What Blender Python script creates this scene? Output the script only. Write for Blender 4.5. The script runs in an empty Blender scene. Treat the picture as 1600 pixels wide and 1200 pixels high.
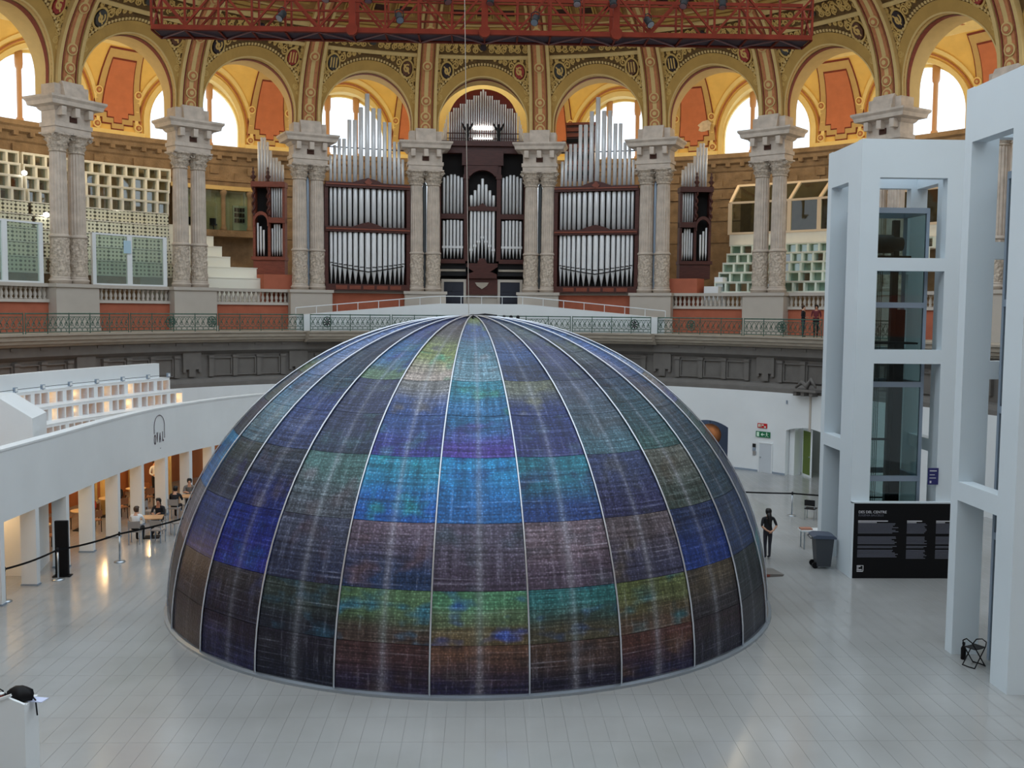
import bpy, bmesh, math, random
import numpy as np
from mathutils import Matrix, Vector

random.seed(7)
SC = bpy.context.scene
COL = SC.collection
PI = math.pi
cos, sin, rad = math.cos, math.sin, math.radians

# ------------------------------------------------------------------ camera
cam_d = bpy.data.cameras.new('camera')
cam = bpy.data.objects.new('camera', cam_d)
COL.objects.link(cam)
cam_d.sensor_width = 36.0
cam_d.lens = 36.0
cam_d.clip_end = 500
yw, pt, rl = rad(1.637), rad(4.093), rad(0.521)
F_ = Vector((sin(yw) * cos(pt), cos(yw) * cos(pt), -sin(pt)))
R_ = Vector((cos(yw), -sin(yw), 0))
U_ = R_.cross(F_)
R2 = R_ * cos(rl) + U_ * sin(rl)
U2 = -R_ * sin(rl) + U_ * cos(rl)
cam.matrix_world = Matrix(((R2.x, U2.x, -F_.x, 0.1), (R2.y, U2.y, -F_.y, 0.0), (R2.z, U2.z, -F_.z, 8.25), (0, 0, 0, 1)))
SC.camera = cam

# ------------------------------------------------------------------ world and light
world = bpy.data.worlds.new('world')
SC.world = world
world.use_nodes = True
bg = world.node_tree.nodes['Background']
bg.inputs[0].default_value = (0.80, 0.91, 1.0, 1)
bg.inputs[1].default_value = 1.55

def area(name, loc, rot, sx, sy, power, col):
    d = bpy.data.lights.new(name, 'AREA')
    d.shape = 'RECTANGLE'; d.size = sx; d.size_y = sy; d.energy = power; d.color = col
    o = bpy.data.objects.new(name, d); COL.objects.link(o)
    o.location = loc; o.rotation_euler = rot
    return o
def point(name, loc, power, col, radius=0.3):
    d = bpy.data.lights.new(name, 'POINT')
    d.energy = power; d.color = col; d.shadow_soft_size = radius
    o = bpy.data.objects.new(name, d); COL.objects.link(o); o.location = loc
    return o

SC.view_settings.view_transform = 'Standard'
SC.view_settings.look = 'None'
SC.view_settings.gamma = 1.0
SC.view_settings.use_curve_mapping = False
SC.view_settings.exposure = 0.25
GAL_W = 200.0
CAN_W = 22.0
SC.cycles.use_denoising = True
SC.cycles.max_bounces = 8
SC.cycles.transparent_max_bounces = 24

# ------------------------------------------------------------------ plan curve of the oval hall
BAY = 6.89
_s = np.linspace(0, 60, 3001)
_th = np.where(_s < 25.56, _s / 23.2, 25.56 / 23.2 + (_s - 25.56) / 51.9)
_x = np.r_[0, np.cumsum(np.cos(_th[:-1])) * _s[1]]
_y = 62 - np.r_[0, np.cumsum(np.sin(_th[:-1])) * _s[1]]
_sl, _xl, _yl, _tl = _s.tolist(), _x.tolist(), _y.tolist(), _th.tolist()
def E(s):
    a = abs(s); g = 1 if s >= 0 else -1
    u = a / 0.02; i = min(int(u), 2999); f = u - i
    return ((_xl[i] * (1 - f) + _xl[i + 1] * f) * g, _yl[i] * (1 - f) + _yl[i + 1] * f, (_tl[i] * (1 - f) + _tl[i + 1] * f) * g)
def P(s, g, z):
    x, y, t = E(s)
    return (x + sin(t) * g, y + cos(t) * g, z)
def frame(s, g):                       # position and z rotation of a thing standing on the curve
    x, y, t = E(s)
    return (x + sin(t) * g, y + cos(t) * g), -t
VR, VZ = 6.6, 18.6                     # the cove above the arcade: radius and springing height
def dv(z):
    return 0.0 if z <= VZ else VR - math.sqrt(max(0.0, VR * VR - (z - VZ) ** 2))
BR, BZ = 5.0, 19.5                     # the gallery's back cove
def db(z):
    return 0.0 if z <= BZ else BR - math.sqrt(max(0.0, BR * BR - (z - BZ) ** 2))

# ------------------------------------------------------------------ mesh builder
class MB:
    def __init__(s):
        s.v = []; s.f = []; s.uv = None
    def add(s, vs, fs):
        n = len(s.v); s.v.extend(vs); s.f.extend([tuple(i + n for i in q) for q in fs]); return s
    def box(s, c, d, rz=0.0):
        hx, hy, hz = d[0] / 2, d[1] / 2, d[2] / 2; ca, sa = cos(rz), sin(rz); vs = []
        for z in (-hz, hz):
            for x, y in ((-hx, -hy), (hx, -hy), (hx, hy), (-hx, hy)):
                vs.append((c[0] + x * ca - y * sa, c[1] + x * sa + y * ca, c[2] + z))
        return s.add(vs, [(3, 2, 1, 0), (4, 5, 6, 7), (0, 1, 5, 4), (1, 2, 6, 5), (2, 3, 7, 6), (3, 0, 4, 7)])
    def bb(s, x0, x1, y0, y1, z0, z1):
        return s.box(((x0 + x1) / 2, (y0 + y1) / 2, (z0 + z1) / 2), (x1 - x0, y1 - y0, z1 - z0))
    def prism(s, poly, a0, a1, fn):    # 2D polygon extruded between a0 and a1, placed by fn(u, v, a)
        n = len(poly)
        vs = [fn(u, v, a0) for u, v in poly] + [fn(u, v, a1) for u, v in poly]
        fs = [tuple(range(n)), tuple(range(2 * n - 1, n - 1, -1))] + [(i, i + n, (i + 1) % n + n, (i + 1) % n) for i in range(n)]
        return s.add(vs, fs)
    def lathe(s, prof, n=16, c=(0, 0, 0), a0=0.0, mod=None):
        m = len(prof); vs = []
        for j, (r, z) in enumerate(prof):
            for i in range(n):
                t = a0 + 2 * PI * i / n; rr = r * (mod(i, j) if mod else 1)
                vs.append((c[0] + rr * cos(t), c[1] + rr * sin(t), c[2] + z))
        fs = [(j * n + i, j * n + (i + 1) % n, (j + 1) * n + (i + 1) % n, (j + 1) * n + i) for j in range(m - 1) for i in range(n)]
        fs.append(tuple(range(n - 1, -1, -1))); fs.append(tuple((m - 1) * n + i for i in range(n)))
        return s.add(vs, fs)
    def tube(s, path, r, n=6, closed=False):
        pts = [Vector(p) for p in path]; m = len(pts); vs = []
        up = None
        for i, p in enumerate(pts):
            if closed: t = pts[(i + 1) % m] - pts[i - 1]
            else: t = pts[min(i + 1, m - 1)] - pts[max(i - 1, 0)]
            t.normalize()
            if up is None: up = Vector((0, 0, 1)) if abs(t.z) < 0.9 else Vector((1, 0, 0))
            a = t.cross(up); a.normalize(); b = a.cross(t); up = b
            rr = r[i] if isinstance(r, (list, tuple)) else r
            for k in range(n):
                q = 2 * PI * k / n
                vs.append(tuple(p + a * (rr * cos(q)) + b * (rr * sin(q))))
        fs = []
        for i in range(m if closed else m - 1):
            j = (i + 1) % m
            for k in range(n):
                fs.append((i * n + k, i * n + (k + 1) % n, j * n + (k + 1) % n, j * n + k))
        if not closed:
            fs.append(tuple(range(n - 1, -1, -1))); fs.append(tuple((m - 1) * n + k for k in range(n)))
        return s.add(vs, fs)
    def bar(s, a, b, w, h=None):       # square bar between two points
        a = Vector(a); b = Vector(b); t = (b - a).normalized()
        up = Vector((0, 0, 1)) if abs(t.z) < 0.95 else Vector((0, 1, 0))
        x = t.cross(up).normalized(); y = x.cross(t); h = h or w
        vs = []
        for p in (a, b):
            for i, j in ((-1, -1), (1, -1), (1, 1), (-1, 1)):
                vs.append(tuple(p + x * (i * w / 2) + y * (j * h / 2)))
        return s.add(vs, [(3, 2, 1, 0), (4, 5, 6, 7), (0, 1, 5, 4), (1, 2, 6, 5), (2, 3, 7, 6), (3, 0, 4, 7)])
    def grid(s, fn, us, vs_):          # surface fn(u, v)
        n = len(us); vs = [fn(u, v) for v in vs_ for u in us]
        fs = [(j * n + i, j * n + i + 1, (j + 1) * n + i + 1, (j + 1) * n + i) for j in range(len(vs_) - 1) for i in range(n - 1)]
        return s.add(vs, fs)
    def slab(s, fn0, fn1, us, vs_):    # closed slab between two surfaces
        n = len(us); m = len(vs_); k = n * m
        vs = [fn0(u, v) for v in vs_ for u in us] + [fn1(u, v) for v in vs_ for u in us]
        fs = []
        for j in range(m - 1):
            for i in range(n - 1):
                q = (j * n + i, j * n + i + 1, (j + 1) * n + i + 1, (j + 1) * n + i)
                fs.append(q); fs.append(tuple(k + t for t in reversed(q)))
        for i in range(n - 1):
            fs.append((i, k + i, k + i + 1, i + 1)); a = (m - 1) * n + i; fs.append((a, a + 1, k + a + 1, k + a))
        for j in range(m - 1):
            a, b = j * n, (j + 1) * n; fs.append((a, b, k + b, k + a)); a += n - 1; b += n - 1; fs.append((a, k + a, k + b, b))
        return s.add(vs, fs)
    def sweep(s, prof, ss, fn):        # closed profile [(g, z)] swept along values ss by fn(s, g, z)
        n = len(prof); vs = [fn(t, g, z) for t in ss for g, z in prof]; m = len(ss)
        fs = [(i * n + k, i * n + (k + 1) % n, (i + 1) * n + (k + 1) % n, (i + 1) * n + k) for i in range(m - 1) for k in range(n)]
        fs.append(tuple(range(n))); fs.append(tuple((m - 1) * n + k for k in range(n - 1, -1, -1)))
        return s.add(vs, fs)
    def mesh(s, name, mat=None, smooth=False):
        me = bpy.data.meshes.new(name); me.from_pydata(s.v, [], s.f); me.validate()
        bm = bmesh.new(); bm.from_mesh(me); bmesh.ops.recalc_face_normals(bm, faces=bm.faces); bm.to_mesh(me); bm.free()
        if mat: me.materials.append(mat)
        if smooth: me.shade_smooth()
        me.update(); return me
    def build(s, name, mat, parent=None, smooth=False, loc=None, rz=0.0):
        return place(s.mesh(name, mat, smooth), name, parent, loc, rz)
def place(me, name, parent=None, loc=None, rz=0.0):
    o = bpy.data.objects.new(name, me); COL.objects.link(o)
    if loc is not None: o.location = loc
    if rz: o.rotation_euler = (0, 0, rz)
    if parent: o.parent = parent
    return o
def tag(o, label, cat, group=None):
    o['label'] = label; o['category'] = cat
    if group: o['group'] = group
    return o
def thing(name, label, cat, loc=(0, 0, 0), rz=0.0, group=None):
    o = bpy.data.objects.new(name, None); COL.objects.link(o); o.location = loc; o.rotation_euler = (0, 0, rz)
    o.empty_display_size = 0.2
    return tag(o, label, cat, group)
def struct(name, mb=None, mat=None, smooth=False):
    if mb is None:
        o = bpy.data.objects.new(name, None); COL.objects.link(o)
    else: o = mb.build(name, mat, None, smooth)
    o['kind'] = 'structure'; return o
def lin(a, b, n): return [a + (b - a) * i / (n - 1) for i in range(n)]

# ------------------------------------------------------------------ materials
def srgb(r, g, b):
    f = lambda c: (c / 255 / 12.92) if c / 255 <= 0.04045 else ((c / 255 + 0.055) / 1.055) ** 2.4
    return (f(r), f(g), f(b))
def mat(name, rgb, rough=0.6, metal=0.0, var=0.0, vs=3.0, bump=0.0, bs=30.0, spec=0.4, emit=0.0, stretch=(1, 1, 1)):
    m = bpy.data.materials.new(name); m.use_nodes = True; nt = m.node_tree; b = nt.nodes['Principled BSDF']
    c = srgb(*rgb); b.inputs['Base Color'].default_value = (*c, 1); b.inputs['Roughness'].default_value = rough
    b.inputs['Metallic'].default_value = metal; b.inputs['Specular IOR Level'].default_value = spec
    if emit: b.inputs['Emission Color'].default_value = (*c, 1); b.inputs['Emission Strength'].default_value = emit
    if var or bump:
        tc = nt.nodes.new('ShaderNodeTexCoord'); mp = nt.nodes.new('ShaderNodeMapping')
        mp.inputs['Scale'].default_value = stretch; nt.links.new(tc.outputs['Object'], mp.inputs['Vector'])
    if var:
        n = nt.nodes.new('ShaderNodeTexNoise'); n.inputs['Scale'].default_value = vs; n.inputs['Detail'].default_value = 5
        nt.links.new(mp.outputs[0], n.inputs['Vector'])
        r = nt.nodes.new('ShaderNodeValToRGB')
        r.color_ramp.elements[0].position = 0.3; r.color_ramp.elements[1].position = 0.7
        r.color_ramp.elements[0].color = (*[x * (1 - var) for x in c], 1)
        r.color_ramp.elements[1].color = (*[min(1, x * (1 + var * 0.6)) for x in c], 1)
        nt.links.new(n.outputs['Fac'], r.inputs[0]); nt.links.new(r.outputs[0], b.inputs['Base Color'])
    if bump:
        n2 = nt.nodes.new('ShaderNodeTexNoise'); n2.inputs['Scale'].default_value = bs; n2.inputs['Detail'].default_value = 4
        nt.links.new(mp.outputs[0], n2.inputs['Vector'])
        bp = nt.nodes.new('ShaderNodeBump'); bp.inputs['Strength'].default_value = bump; bp.inputs['Distance'].default_value = 0.05
        nt.links.new(n2.outputs['Fac'], bp.inputs['Height']); nt.links.new(bp.outputs[0], b.inputs['Normal'])
    return m
def glass(name, tint, gloss=0.12, rough=0.02, milky=0.0, milk=(200, 220, 215)):
    m = bpy.data.materials.new(name); m.use_nodes = True; nt = m.node_tree; nt.nodes.clear()
    out = nt.nodes.new('ShaderNodeOutputMaterial'); t = nt.nodes.new('ShaderNodeBsdfTransparent'); t.inputs[0].default_value = (*srgb(*tint), 1)
    g = nt.nodes.new('ShaderNodeBsdfGlossy'); g.inputs['Roughness'].default_value = rough
    mx = nt.nodes.new('ShaderNodeMixShader'); mx.inputs[0].default_value = gloss
    nt.links.new(t.outputs[0], mx.inputs[1]); nt.links.new(g.outputs[0], mx.inputs[2]); last = mx
    if milky:
        d = nt.nodes.new('ShaderNodeBsdfDiffuse'); d.inputs[0].default_value = (*srgb(*milk), 1)
        m2 = nt.nodes.new('ShaderNodeMixShader'); m2.inputs[0].default_value = milky
        nt.links.new(mx.outputs[0], m2.inputs[1]); nt.links.new(d.outputs[0], m2.inputs[2]); last = m2
    nt.links.new(last.outputs[0], out.inputs['Surface']); return m

m_white = mat('white_paint', (226, 230, 232), 0.5, var=0.04, vs=0.6)
m_white2 = mat('tower_paint', (216, 226, 232), 0.45, var=0.03, vs=0.5)
m_stone = mat('column_stone', (200, 186, 172), 0.85, var=0.18, vs=2.5, bump=0.35, bs=25)
m_carved = mat('carved_stone', (196, 182, 166), 0.9, var=0.4, vs=9, bump=1.0, bs=14)
m_ped = mat('pedestal_plaster', (186, 178, 168), 0.8, var=0.06, vs=1)
m_red = mat('red_plaster', (172, 98, 74), 0.85, var=0.10, vs=2)
m_olive = mat('arcade_plaster', (182, 144, 76), 0.8, var=0.10, vs=1.5)
m_relief = mat('spandrel_ground', (104, 78, 42), 0.85, var=0.3, vs=5)
m_gold = mat('relief_ornament', (202, 166, 96), 0.75, var=0.12, vs=6)
m_cream = mat('cream_moulding', (208, 178, 118), 0.75, var=0.06, vs=3)
m_maroon = mat('maroon_paint', (132, 62, 48), 0.8, var=0.2, vs=6)
m_ochre = mat('ochre_band', (186, 120, 78), 0.8, var=0.15, vs=7)
m_vault = mat('cove_plaster', (168, 124, 72), 0.85, var=0.16, vs=3, stretch=(1, 1, 5))
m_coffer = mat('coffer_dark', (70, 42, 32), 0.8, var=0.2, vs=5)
m_yellow = mat('gallery_yellow', (246, 208, 120), 0.8, var=0.07, vs=1.4)
m_yellow2 = mat('gallery_pale_yellow', (246, 222, 152), 0.8, var=0.06, vs=2)
m_orange = mat('orange_panel', (208, 128, 92), 0.8, var=0.08, vs=2)
m_stonewall = mat('brown_stone', (150, 126, 98), 0.9, var=0.3, vs=1.6, bump=0.6, bs=10)
m_frieze = mat('grey_frieze', (112, 108, 104), 0.8, var=0.1, vs=2)
m_cornice = mat('balcony_stone', (166, 156, 142), 0.75, var=0.12, vs=2, stretch=(1, 1, 4))
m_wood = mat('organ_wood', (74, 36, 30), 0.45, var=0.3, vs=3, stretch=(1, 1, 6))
m_woodlit = mat('organ_wood_red_lit', (128, 66, 48), 0.45, var=0.25, vs=3, stretch=(1, 1, 6))  # redder, lighter copy of the organ wood with a lit look painted in
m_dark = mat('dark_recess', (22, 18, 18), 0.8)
m_pipe = mat('organ_pipe_tin', (222, 224, 226), 0.35, metal=0.2, var=0.05, vs=1)
m_steel = mat('brushed_steel', (176, 184, 192), 0.3, metal=0.9)
m_steelblue = mat('painted_steel', (146, 160, 176), 0.4, metal=0.3)
m_black = mat('black_paint', (12, 12, 15), 0.55, spec=0.2)
m_blackm = mat('black_matte', (26, 26, 28), 0.8)
m_truss = mat('truss_red', (120, 46, 30), 0.6, var=0.2, vs=2, spec=0.1)
m_brace = mat('truss_brace', (150, 112, 112), 0.6)
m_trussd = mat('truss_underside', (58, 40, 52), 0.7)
m_iron = mat('green_iron', (72, 100, 88), 0.55, metal=0.2, var=0.25, vs=6)
m_navy = mat('navy_door', (34, 38, 52), 0.5)
m_seam = mat('dome_seam_metal', (210, 214, 222), 0.3, metal=0.7)
m_glass = glass('clear_glass', (236, 244, 244), 0.10)
m_glassdk = glass('lift_glass', (190, 208, 208), 0.06)
m_frost = glass('frosted_glass', (206, 222, 214), 0.07, 0.15, 0.26, (176, 194, 184))
m_win = glass('window_glass', (250, 252, 255), 0.05)
m_bulb = mat('lamp_bulb', (255, 214, 150), 0.4, emit=9.0)
m_lampw = mat('lamp_white', (255, 250, 240), 0.4, emit=6.0)
# ================================================================== FLOOR
def floor_mat():
    m = bpy.data.materials.new('floor_tile'); m.use_nodes = True; nt = m.node_tree; b = nt.nodes['Principled BSDF']
    g = nt.nodes.new('ShaderNodeNewGeometry'); n = nt.nodes.new('ShaderNodeTexNoise'); n.inputs['Scale'].default_value = 0.35; n.inputs['Detail'].default_value = 6
    nt.links.new(g.outputs['Position'], n.inputs['Vector'])
    r = nt.nodes.new('ShaderNodeValToRGB'); r.color_ramp.elements[0].position = 0.3; r.color_ramp.elements[1].position = 0.7
    r.color_ramp.elements[0].color = (*srgb(146, 146, 144), 1); r.color_ramp.elements[1].color = (*srgb(162, 163, 162), 1)
    nt.links.new(n.outputs['Fac'], r.inputs[0]); nt.links.new(r.outputs[0], b.inputs['Base Color'])
    b.inputs['Roughness'].default_value = 0.2; b.inputs['Specular IOR Level'].default_value = 0.55
    n2 = nt.nodes.new('ShaderNodeTexNoise'); n2.inputs['Scale'].default_value = 1.6; nt.links.new(g.outputs['Position'], n2.inputs['Vector'])
    mr = nt.nodes.new('ShaderNodeMapRange'); mr.inputs[3].default_value = 0.10; mr.inputs[4].default_value = 0.20
    nt.links.new(n2.outputs['Fac'], mr.inputs[0]); nt.links.new(mr.outputs[0], b.inputs['Roughness'])
    return m
m_floor = floor_mat()
m_joint = mat('floor_joint', (124, 124, 122), 0.4)
floor = struct('floor', MB().bb(-30, 30, -4, 75, -0.3, -0.006), m_joint)
TW, TL = 0.4, 1.2
tile_me = MB().bb(-TW / 2 + .003, TW / 2 - .003, -TL / 2 + .003, TL / 2 - .003, -0.02, 0).mesh('tile', m_floor)
tiles = []
for j in range(-3, 48):
    for i in range(-52, 53):
        tiles.append((i * TW, 17.3 + j * TL))
near = [t for t in tiles if 17.2 < t[1] < 25.8 and abs(t[0] - 0.045 * t[1]) < 0.47 * t[1] + 0.3 and (t[0] + .2) ** 2 + (t[1] - 29.75) ** 2 > 8.2 ** 2]
near.sort(key=lambda t: t[1]); near = near[:296]; ns = set(near)
for x, y in near: place(tile_me, 'tile', floor, (x, y, 0))
fm = MB()
for t in tiles:
    if t not in ns:
        x, y = t; a, c = TW / 2 - .003, TL / 2 - .003
        fm.add([(x - a, y - c, 0), (x + a, y - c, 0), (x + a, y + c, 0), (x - a, y + c, 0)], [(0, 1, 2, 3)])
tf = fm.build('tile_field', m_floor, floor); tf['kind'] = 'stuff'

# ================================================================== LOWER WHITE WALL AND FRIEZE
KW = lambda a, b, n: lin(a * BAY, b * BAY, n)
wall_back = struct('wall_back')
def lower_wall(k0, k1, z0=0.0, z1=4.2, g=-3.2, t=0.35, n=None, name='wall_panel'):
    n = n or max(2, int(abs(k1 - k0) * 8) + 2)
    return MB().sweep([(g, z0), (g + t, z0), (g + t, z1), (g, z1)], KW(k0, k1, n), P).build(name, m_white, wall_back)
lower_wall(-5.6, 2.02); lower_wall(2.42, 2.995); lower_wall(3.40, 5.6)
def lintel(k0, k1, zs, rise):                                  # segmental arched head above an opening
    n = 13; mb = MB(); vs = []
    for i in range(n):
        u = i / (n - 1); s = (k0 + (k1 - k0) * u) * BAY; zb = zs + rise * (1 - (2 * u - 1) ** 2)
        vs += [P(s, -3.2, zb), P(s, -3.2, 4.2), P(s, -2.85, 4.2), P(s, -2.85, zb)]
    fs = []
    for i in range(n - 1):
        for a in range(4): fs.append((4 * i + a, 4 * i + (a + 1) % 4, 4 * i + 4 + (a + 1) % 4, 4 * i + 4 + a))
    mb.add(vs, fs).build('arched_lintel', m_white, wall_back)
lintel(2.02, 2.42, 2.15, 0.32); lintel(2.995, 3.40, 2.3, 0.22)
m_nook = mat('blue_grey_wall', (104, 118, 144), 0.8, var=0.05)
MB().sweep([(-1.2, 0), (-1.0, 0), (-1.0, 3), (-1.2, 3)], KW(1.95, 2.5, 6), P).build('niche_back', m_nook, wall_back)
MB().sweep([(-2.85, 0), (-1.2, 0), (-1.2, 3), (-2.85, 3)], KW(2.40, 2.42, 2), P).build('niche_side', m_nook, wall_back)
MB().sweep([(-1.2, 0), (-1.0, 0), (-1.0, 3), (-1.2, 3)], KW(2.9, 3.5, 6), P).build('niche_back', mat('lobby_wall', (150, 152, 148), 0.7), wall_back)
MB().sweep([(-2.85, 0), (-1.2, 0), (-1.2, 3), (-2.85, 3)], KW(2.96, 2.98, 2), P).build('niche_side', m_white, wall_back)
MB().sweep([(-2.9, 0), (-2.3, 0), (-2.3, 3), (-2.9, 3)], KW(3.0, 3.05, 2), P).build('niche_column', m_white, wall_back)
MB().sweep([(-3.24, 0), (-3.2, 0), (-3.2, 0.09), (-3.24, 0.09)], KW(2.42, 2.995, 6), P).build('skirting', m_steelblue, wall_back)
MB().sweep([(-3.27, 2.4), (-3.2, 2.4), (-3.2, 4.2), (-3.27, 4.2)], KW(3.23, 3.245, 2), P).build('wall_joint', m_ped, wall_back)

frz = struct('trim_1')
def arc(prof, k0, k1, name, m, par, n=None):
    n = n or max(2, int(abs(k1 - k0) * 8) + 2)
    return MB().sweep(prof, KW(k0, k1, n), P).build(name, m, par)
KE = 5.5
arc([(-2.7, 4.2), (-2.3, 4.2), (-2.3, 6.45), (-2.7, 6.45)], -KE, KE, 'frieze_band', m_frieze, frz)
arc([(-3.2, 4.2), (-2.7, 4.2), (-2.7, 4.66), (-2.95, 4.6), (-3.05, 4.45), (-3.2, 4.4)], -KE, KE, 'lower_moulding', m_frieze, frz)
arc([(-3.0, 6.05), (-2.7, 5.85), (-2.7, 6.45), (-3.0, 6.45)], -KE, KE, 'upper_moulding', m_frieze, frz)
# frieze panels: framed recesses in threes with small pilasters between, a stepped bracket between the groups
fr_pil = []
for b in range(-4, 5):
    for q in (-1, 0, 1):
        kc = b + (.22 if b > 0 else -.22) + q * 0.225
        if abs(kc) < 1.2: continue
        w = 0.078
        mb = MB()
        for (a0, a1, z0, z1) in ((kc - w - .012, kc + w + .012, 4.74, 4.80), (kc - w - .012, kc + w + .012, 5.64, 5.70), (kc - w - .012, kc - w, 4.8, 5.64), (kc + w, kc + w + .012, 4.8, 5.64)):
            mb.sweep([(-2.8, z0), (-2.7, z0), (-2.7, z1), (-2.8, z1)], KW(a0, a1, 3), P)
        mb.build('panel_frame', m_frieze, frz)
    for q in (-1.5, -.5, .5, 1.5):
        kc = b + (.22 if b > 0 else -.22) + q * 0.225
        if abs(kc) < 1.2: continue
        arc([(-2.88, 4.7), (-2.7, 4.7), (-2.7, 5.78), (-2.88, 5.78)], kc - .02, kc + .02, 'pilaster', m_frieze, frz, 2)
        arc([(-2.93, 5.68), (-2.7, 5.68), (-2.7, 5.8), (-2.93, 5.8)], kc - .026, kc + .026, 'pilaster_cap', m_frieze, frz, 2)
    if abs(b) > 0:
        kc = b + (.735 if b > 0 else -.735)
        mb = MB().prism([(-.085, 5.95), (.085, 5.95), (.085, 4.95), (.06, 4.95), (.06, 5.1), (.03, 5.1), (.03, 4.72), (-.03, 4.72), (-.03, 5.1), (-.06, 5.1), (-.06, 4.95), (-.085, 4.95)], -2.86, -2.7, lambda u, v, a, kc=kc: P((kc + u) * BAY, a, v))
        mb.build('stepped_bracket', m_frieze, frz)

# rest of the oval, behind the viewer
rear = struct('wall_rear')
_rp = [P(5.5 * BAY, 0, 0)[:2], (26.4, 30), (26.6, 22), (25.2, 12), (21, 3), (13, -4.5), (4, -7.5)]
_rp = _rp + [(-x, y) for x, y in reversed(_rp)]
for i in range(len(_rp) - 1):
    (xa, ya), (xb, yb) = _rp[i], _rp[i + 1]
    for z0, z1, mm, nm in ((0, 4.3, m_white, 'lower_panel'), (4.3, 7.0, m_frieze, 'frieze_panel'), (7.0, 9.3, m_red, 'parapet_panel'), (9.3, 18.0, m_stonewall, 'gallery_panel'), (18.0, 24.5, m_olive, 'upper_panel')):
        l = math.hypot(xb - xa, yb - ya); nx, ny = (yb - ya) / l * .3, -(xb - xa) / l * .3
        MB().prism([(xa, ya), (xb, yb), (xb - nx, yb - ny), (xa - nx, ya - ny)], z0, z1, lambda u, v, a: (u, v, a)).build(nm, mm, rear)

# ================================================================== BALCONY
bal = struct('trim_2')
def gedge(k): return -4.0 if abs(k) < 1.7 else -3.5
for (k0, k1) in ((-KE, -1.7), (-1.7, 1.7), (1.7, KE)):
    ge = -4.0 if k0 == -1.7 else -3.5
    prof = [(ge + .55, 6.45), (-2.3, 6.45), (0.2, 6.6), (0.2, 7.06), (ge - .10, 7.06), (ge - .10, 6.98), (ge, 6.94), (ge, 6.78), (ge + .10, 6.74), (ge + .12, 6.62), (ge + .3, 6.58), (ge + .35, 6.5)]
    arc(prof, k0, k1, 'balcony_cornice', m_cornice, bal)
for b in range(-20, 21):
    k = b * 0.25 + .125
    if 1.0 < abs(k) < 5: arc([(-3.05, 6.32), (-2.7, 6.32), (-2.7, 6.45), (-3.05, 6.45)], k - .03, k + .03, 'soffit_block', m_frieze, bal, 2)

# ================================================================== ARCADE
arcade = struct('wall_arcade')
PEDW = 1.22
# red parapet walls between pedestals, balustrades and bands
for b in range(-5, 6):
    k0, k1 = b - .5 + PEDW / BAY, b + .5 - PEDW / BAY
    if b == 0: continue
    top = 9.25 if abs(b) == 1 else 8.45
    arc([(0.0, 7.06), (0.3, 7.06), (0.3, top), (0.0, top)], k0, k1, 'red_wall', m_red, arcade, 6)
    if abs(b) == 1: arc([(-.12, 9.2), (0.3, 9.2), (0.3, 9.35), (-.06, 9.35)], k0, k1, 'coping', m_ped, arcade, 6)
    else: arc([(-.1, 8.45), (0.3, 8.45), (0.3, 8.6), (-.06, 8.6)], k0, k1, 'plinth_band', m_ped, arcade, 6)
for p in range(-5, 6):
    k = p + .5 if p >= 0 else p + .5
    if abs(k) > 5: continue
    (x, y), rz = frame(k * BAY, 0)
    mb = MB().bb(-PEDW, PEDW, -.62, .6, 7.06, 9.18)
    mb.build('pedestal', m_ped, arcade, loc=(x, y, 0), rz=rz)
    MB().bb(-PEDW - .07, PEDW + .07, -.7, .66, 9.18, 9.35).build('pedestal_cap', m_ped, arcade, loc=(x, y, 0), rz=rz)
    MB().bb(-PEDW - .04, PEDW + .04, -.66, .6, 7.06, 7.3).build('pedestal_foot', m_ped, arcade, loc=(x, y, 0), rz=rz)
    # entablature block above the pair
    MB().bb(-1.0, 1.0, -.52, .5, 16.5, 16.75).bb(-1.06, 1.06, -.57, .55, 16.75, 16.95).build('architrave', m_stone, arcade, loc=(x, y, 0), rz=rz)
    MB().bb(-.98, .98, -.5, .5, 16.95, 17.5).build('frieze_block', m_stone, arcade, loc=(x, y, 0), rz=rz)
    cp = [(1.02, 17.5), (1.1, 17.58), (1.14, 17.66), (1.42, 17.72), (1.46, 17.9), (1.56, 18.02), (1.56, 18.12)]
    mb = MB(); vs = []; 
    for r, z in cp:
        q = r - 1.0
        vs += [(-1.0 - q, -.5 - q, z), (1.0 + q, -.5 - q, z), (1.0 + q, .5 + q, z), (-1.0 - q, .5 + q, z)]
    fs = [(4 * i + a, 4 * i + (a + 1) % 4, 4 * i + 4 + (a + 1) % 4, 4 * i + 4 + a) for i in range(len(cp) - 1) for a in range(4)] + [(3, 2, 1, 0), tuple(4 * (len(cp) - 1) + a for a in range(4))]
    mb.add(vs, fs).build('cornice_slab', m_stone, arcade, loc=(x, y, 0), rz=rz)
    for c in (-.75, 0, .75):
        MB().bb(c - .13, c + .13, -.86, -.5, 17.25, 17.66).build('console', m_stone, arcade, loc=(x, y, 0), rz=rz)
    MB().bb(-.2, .2, -.545, -.45, 17.02, 17.3).build('dark_vent', m_coffer, arcade, loc=(x, y, 0), rz=rz)
    MB().bb(-.95, .95, -.45, .5, 18.12, 18.75).build('impost_block', m_stone, arcade, loc=(x, y, 0), rz=rz)

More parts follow.
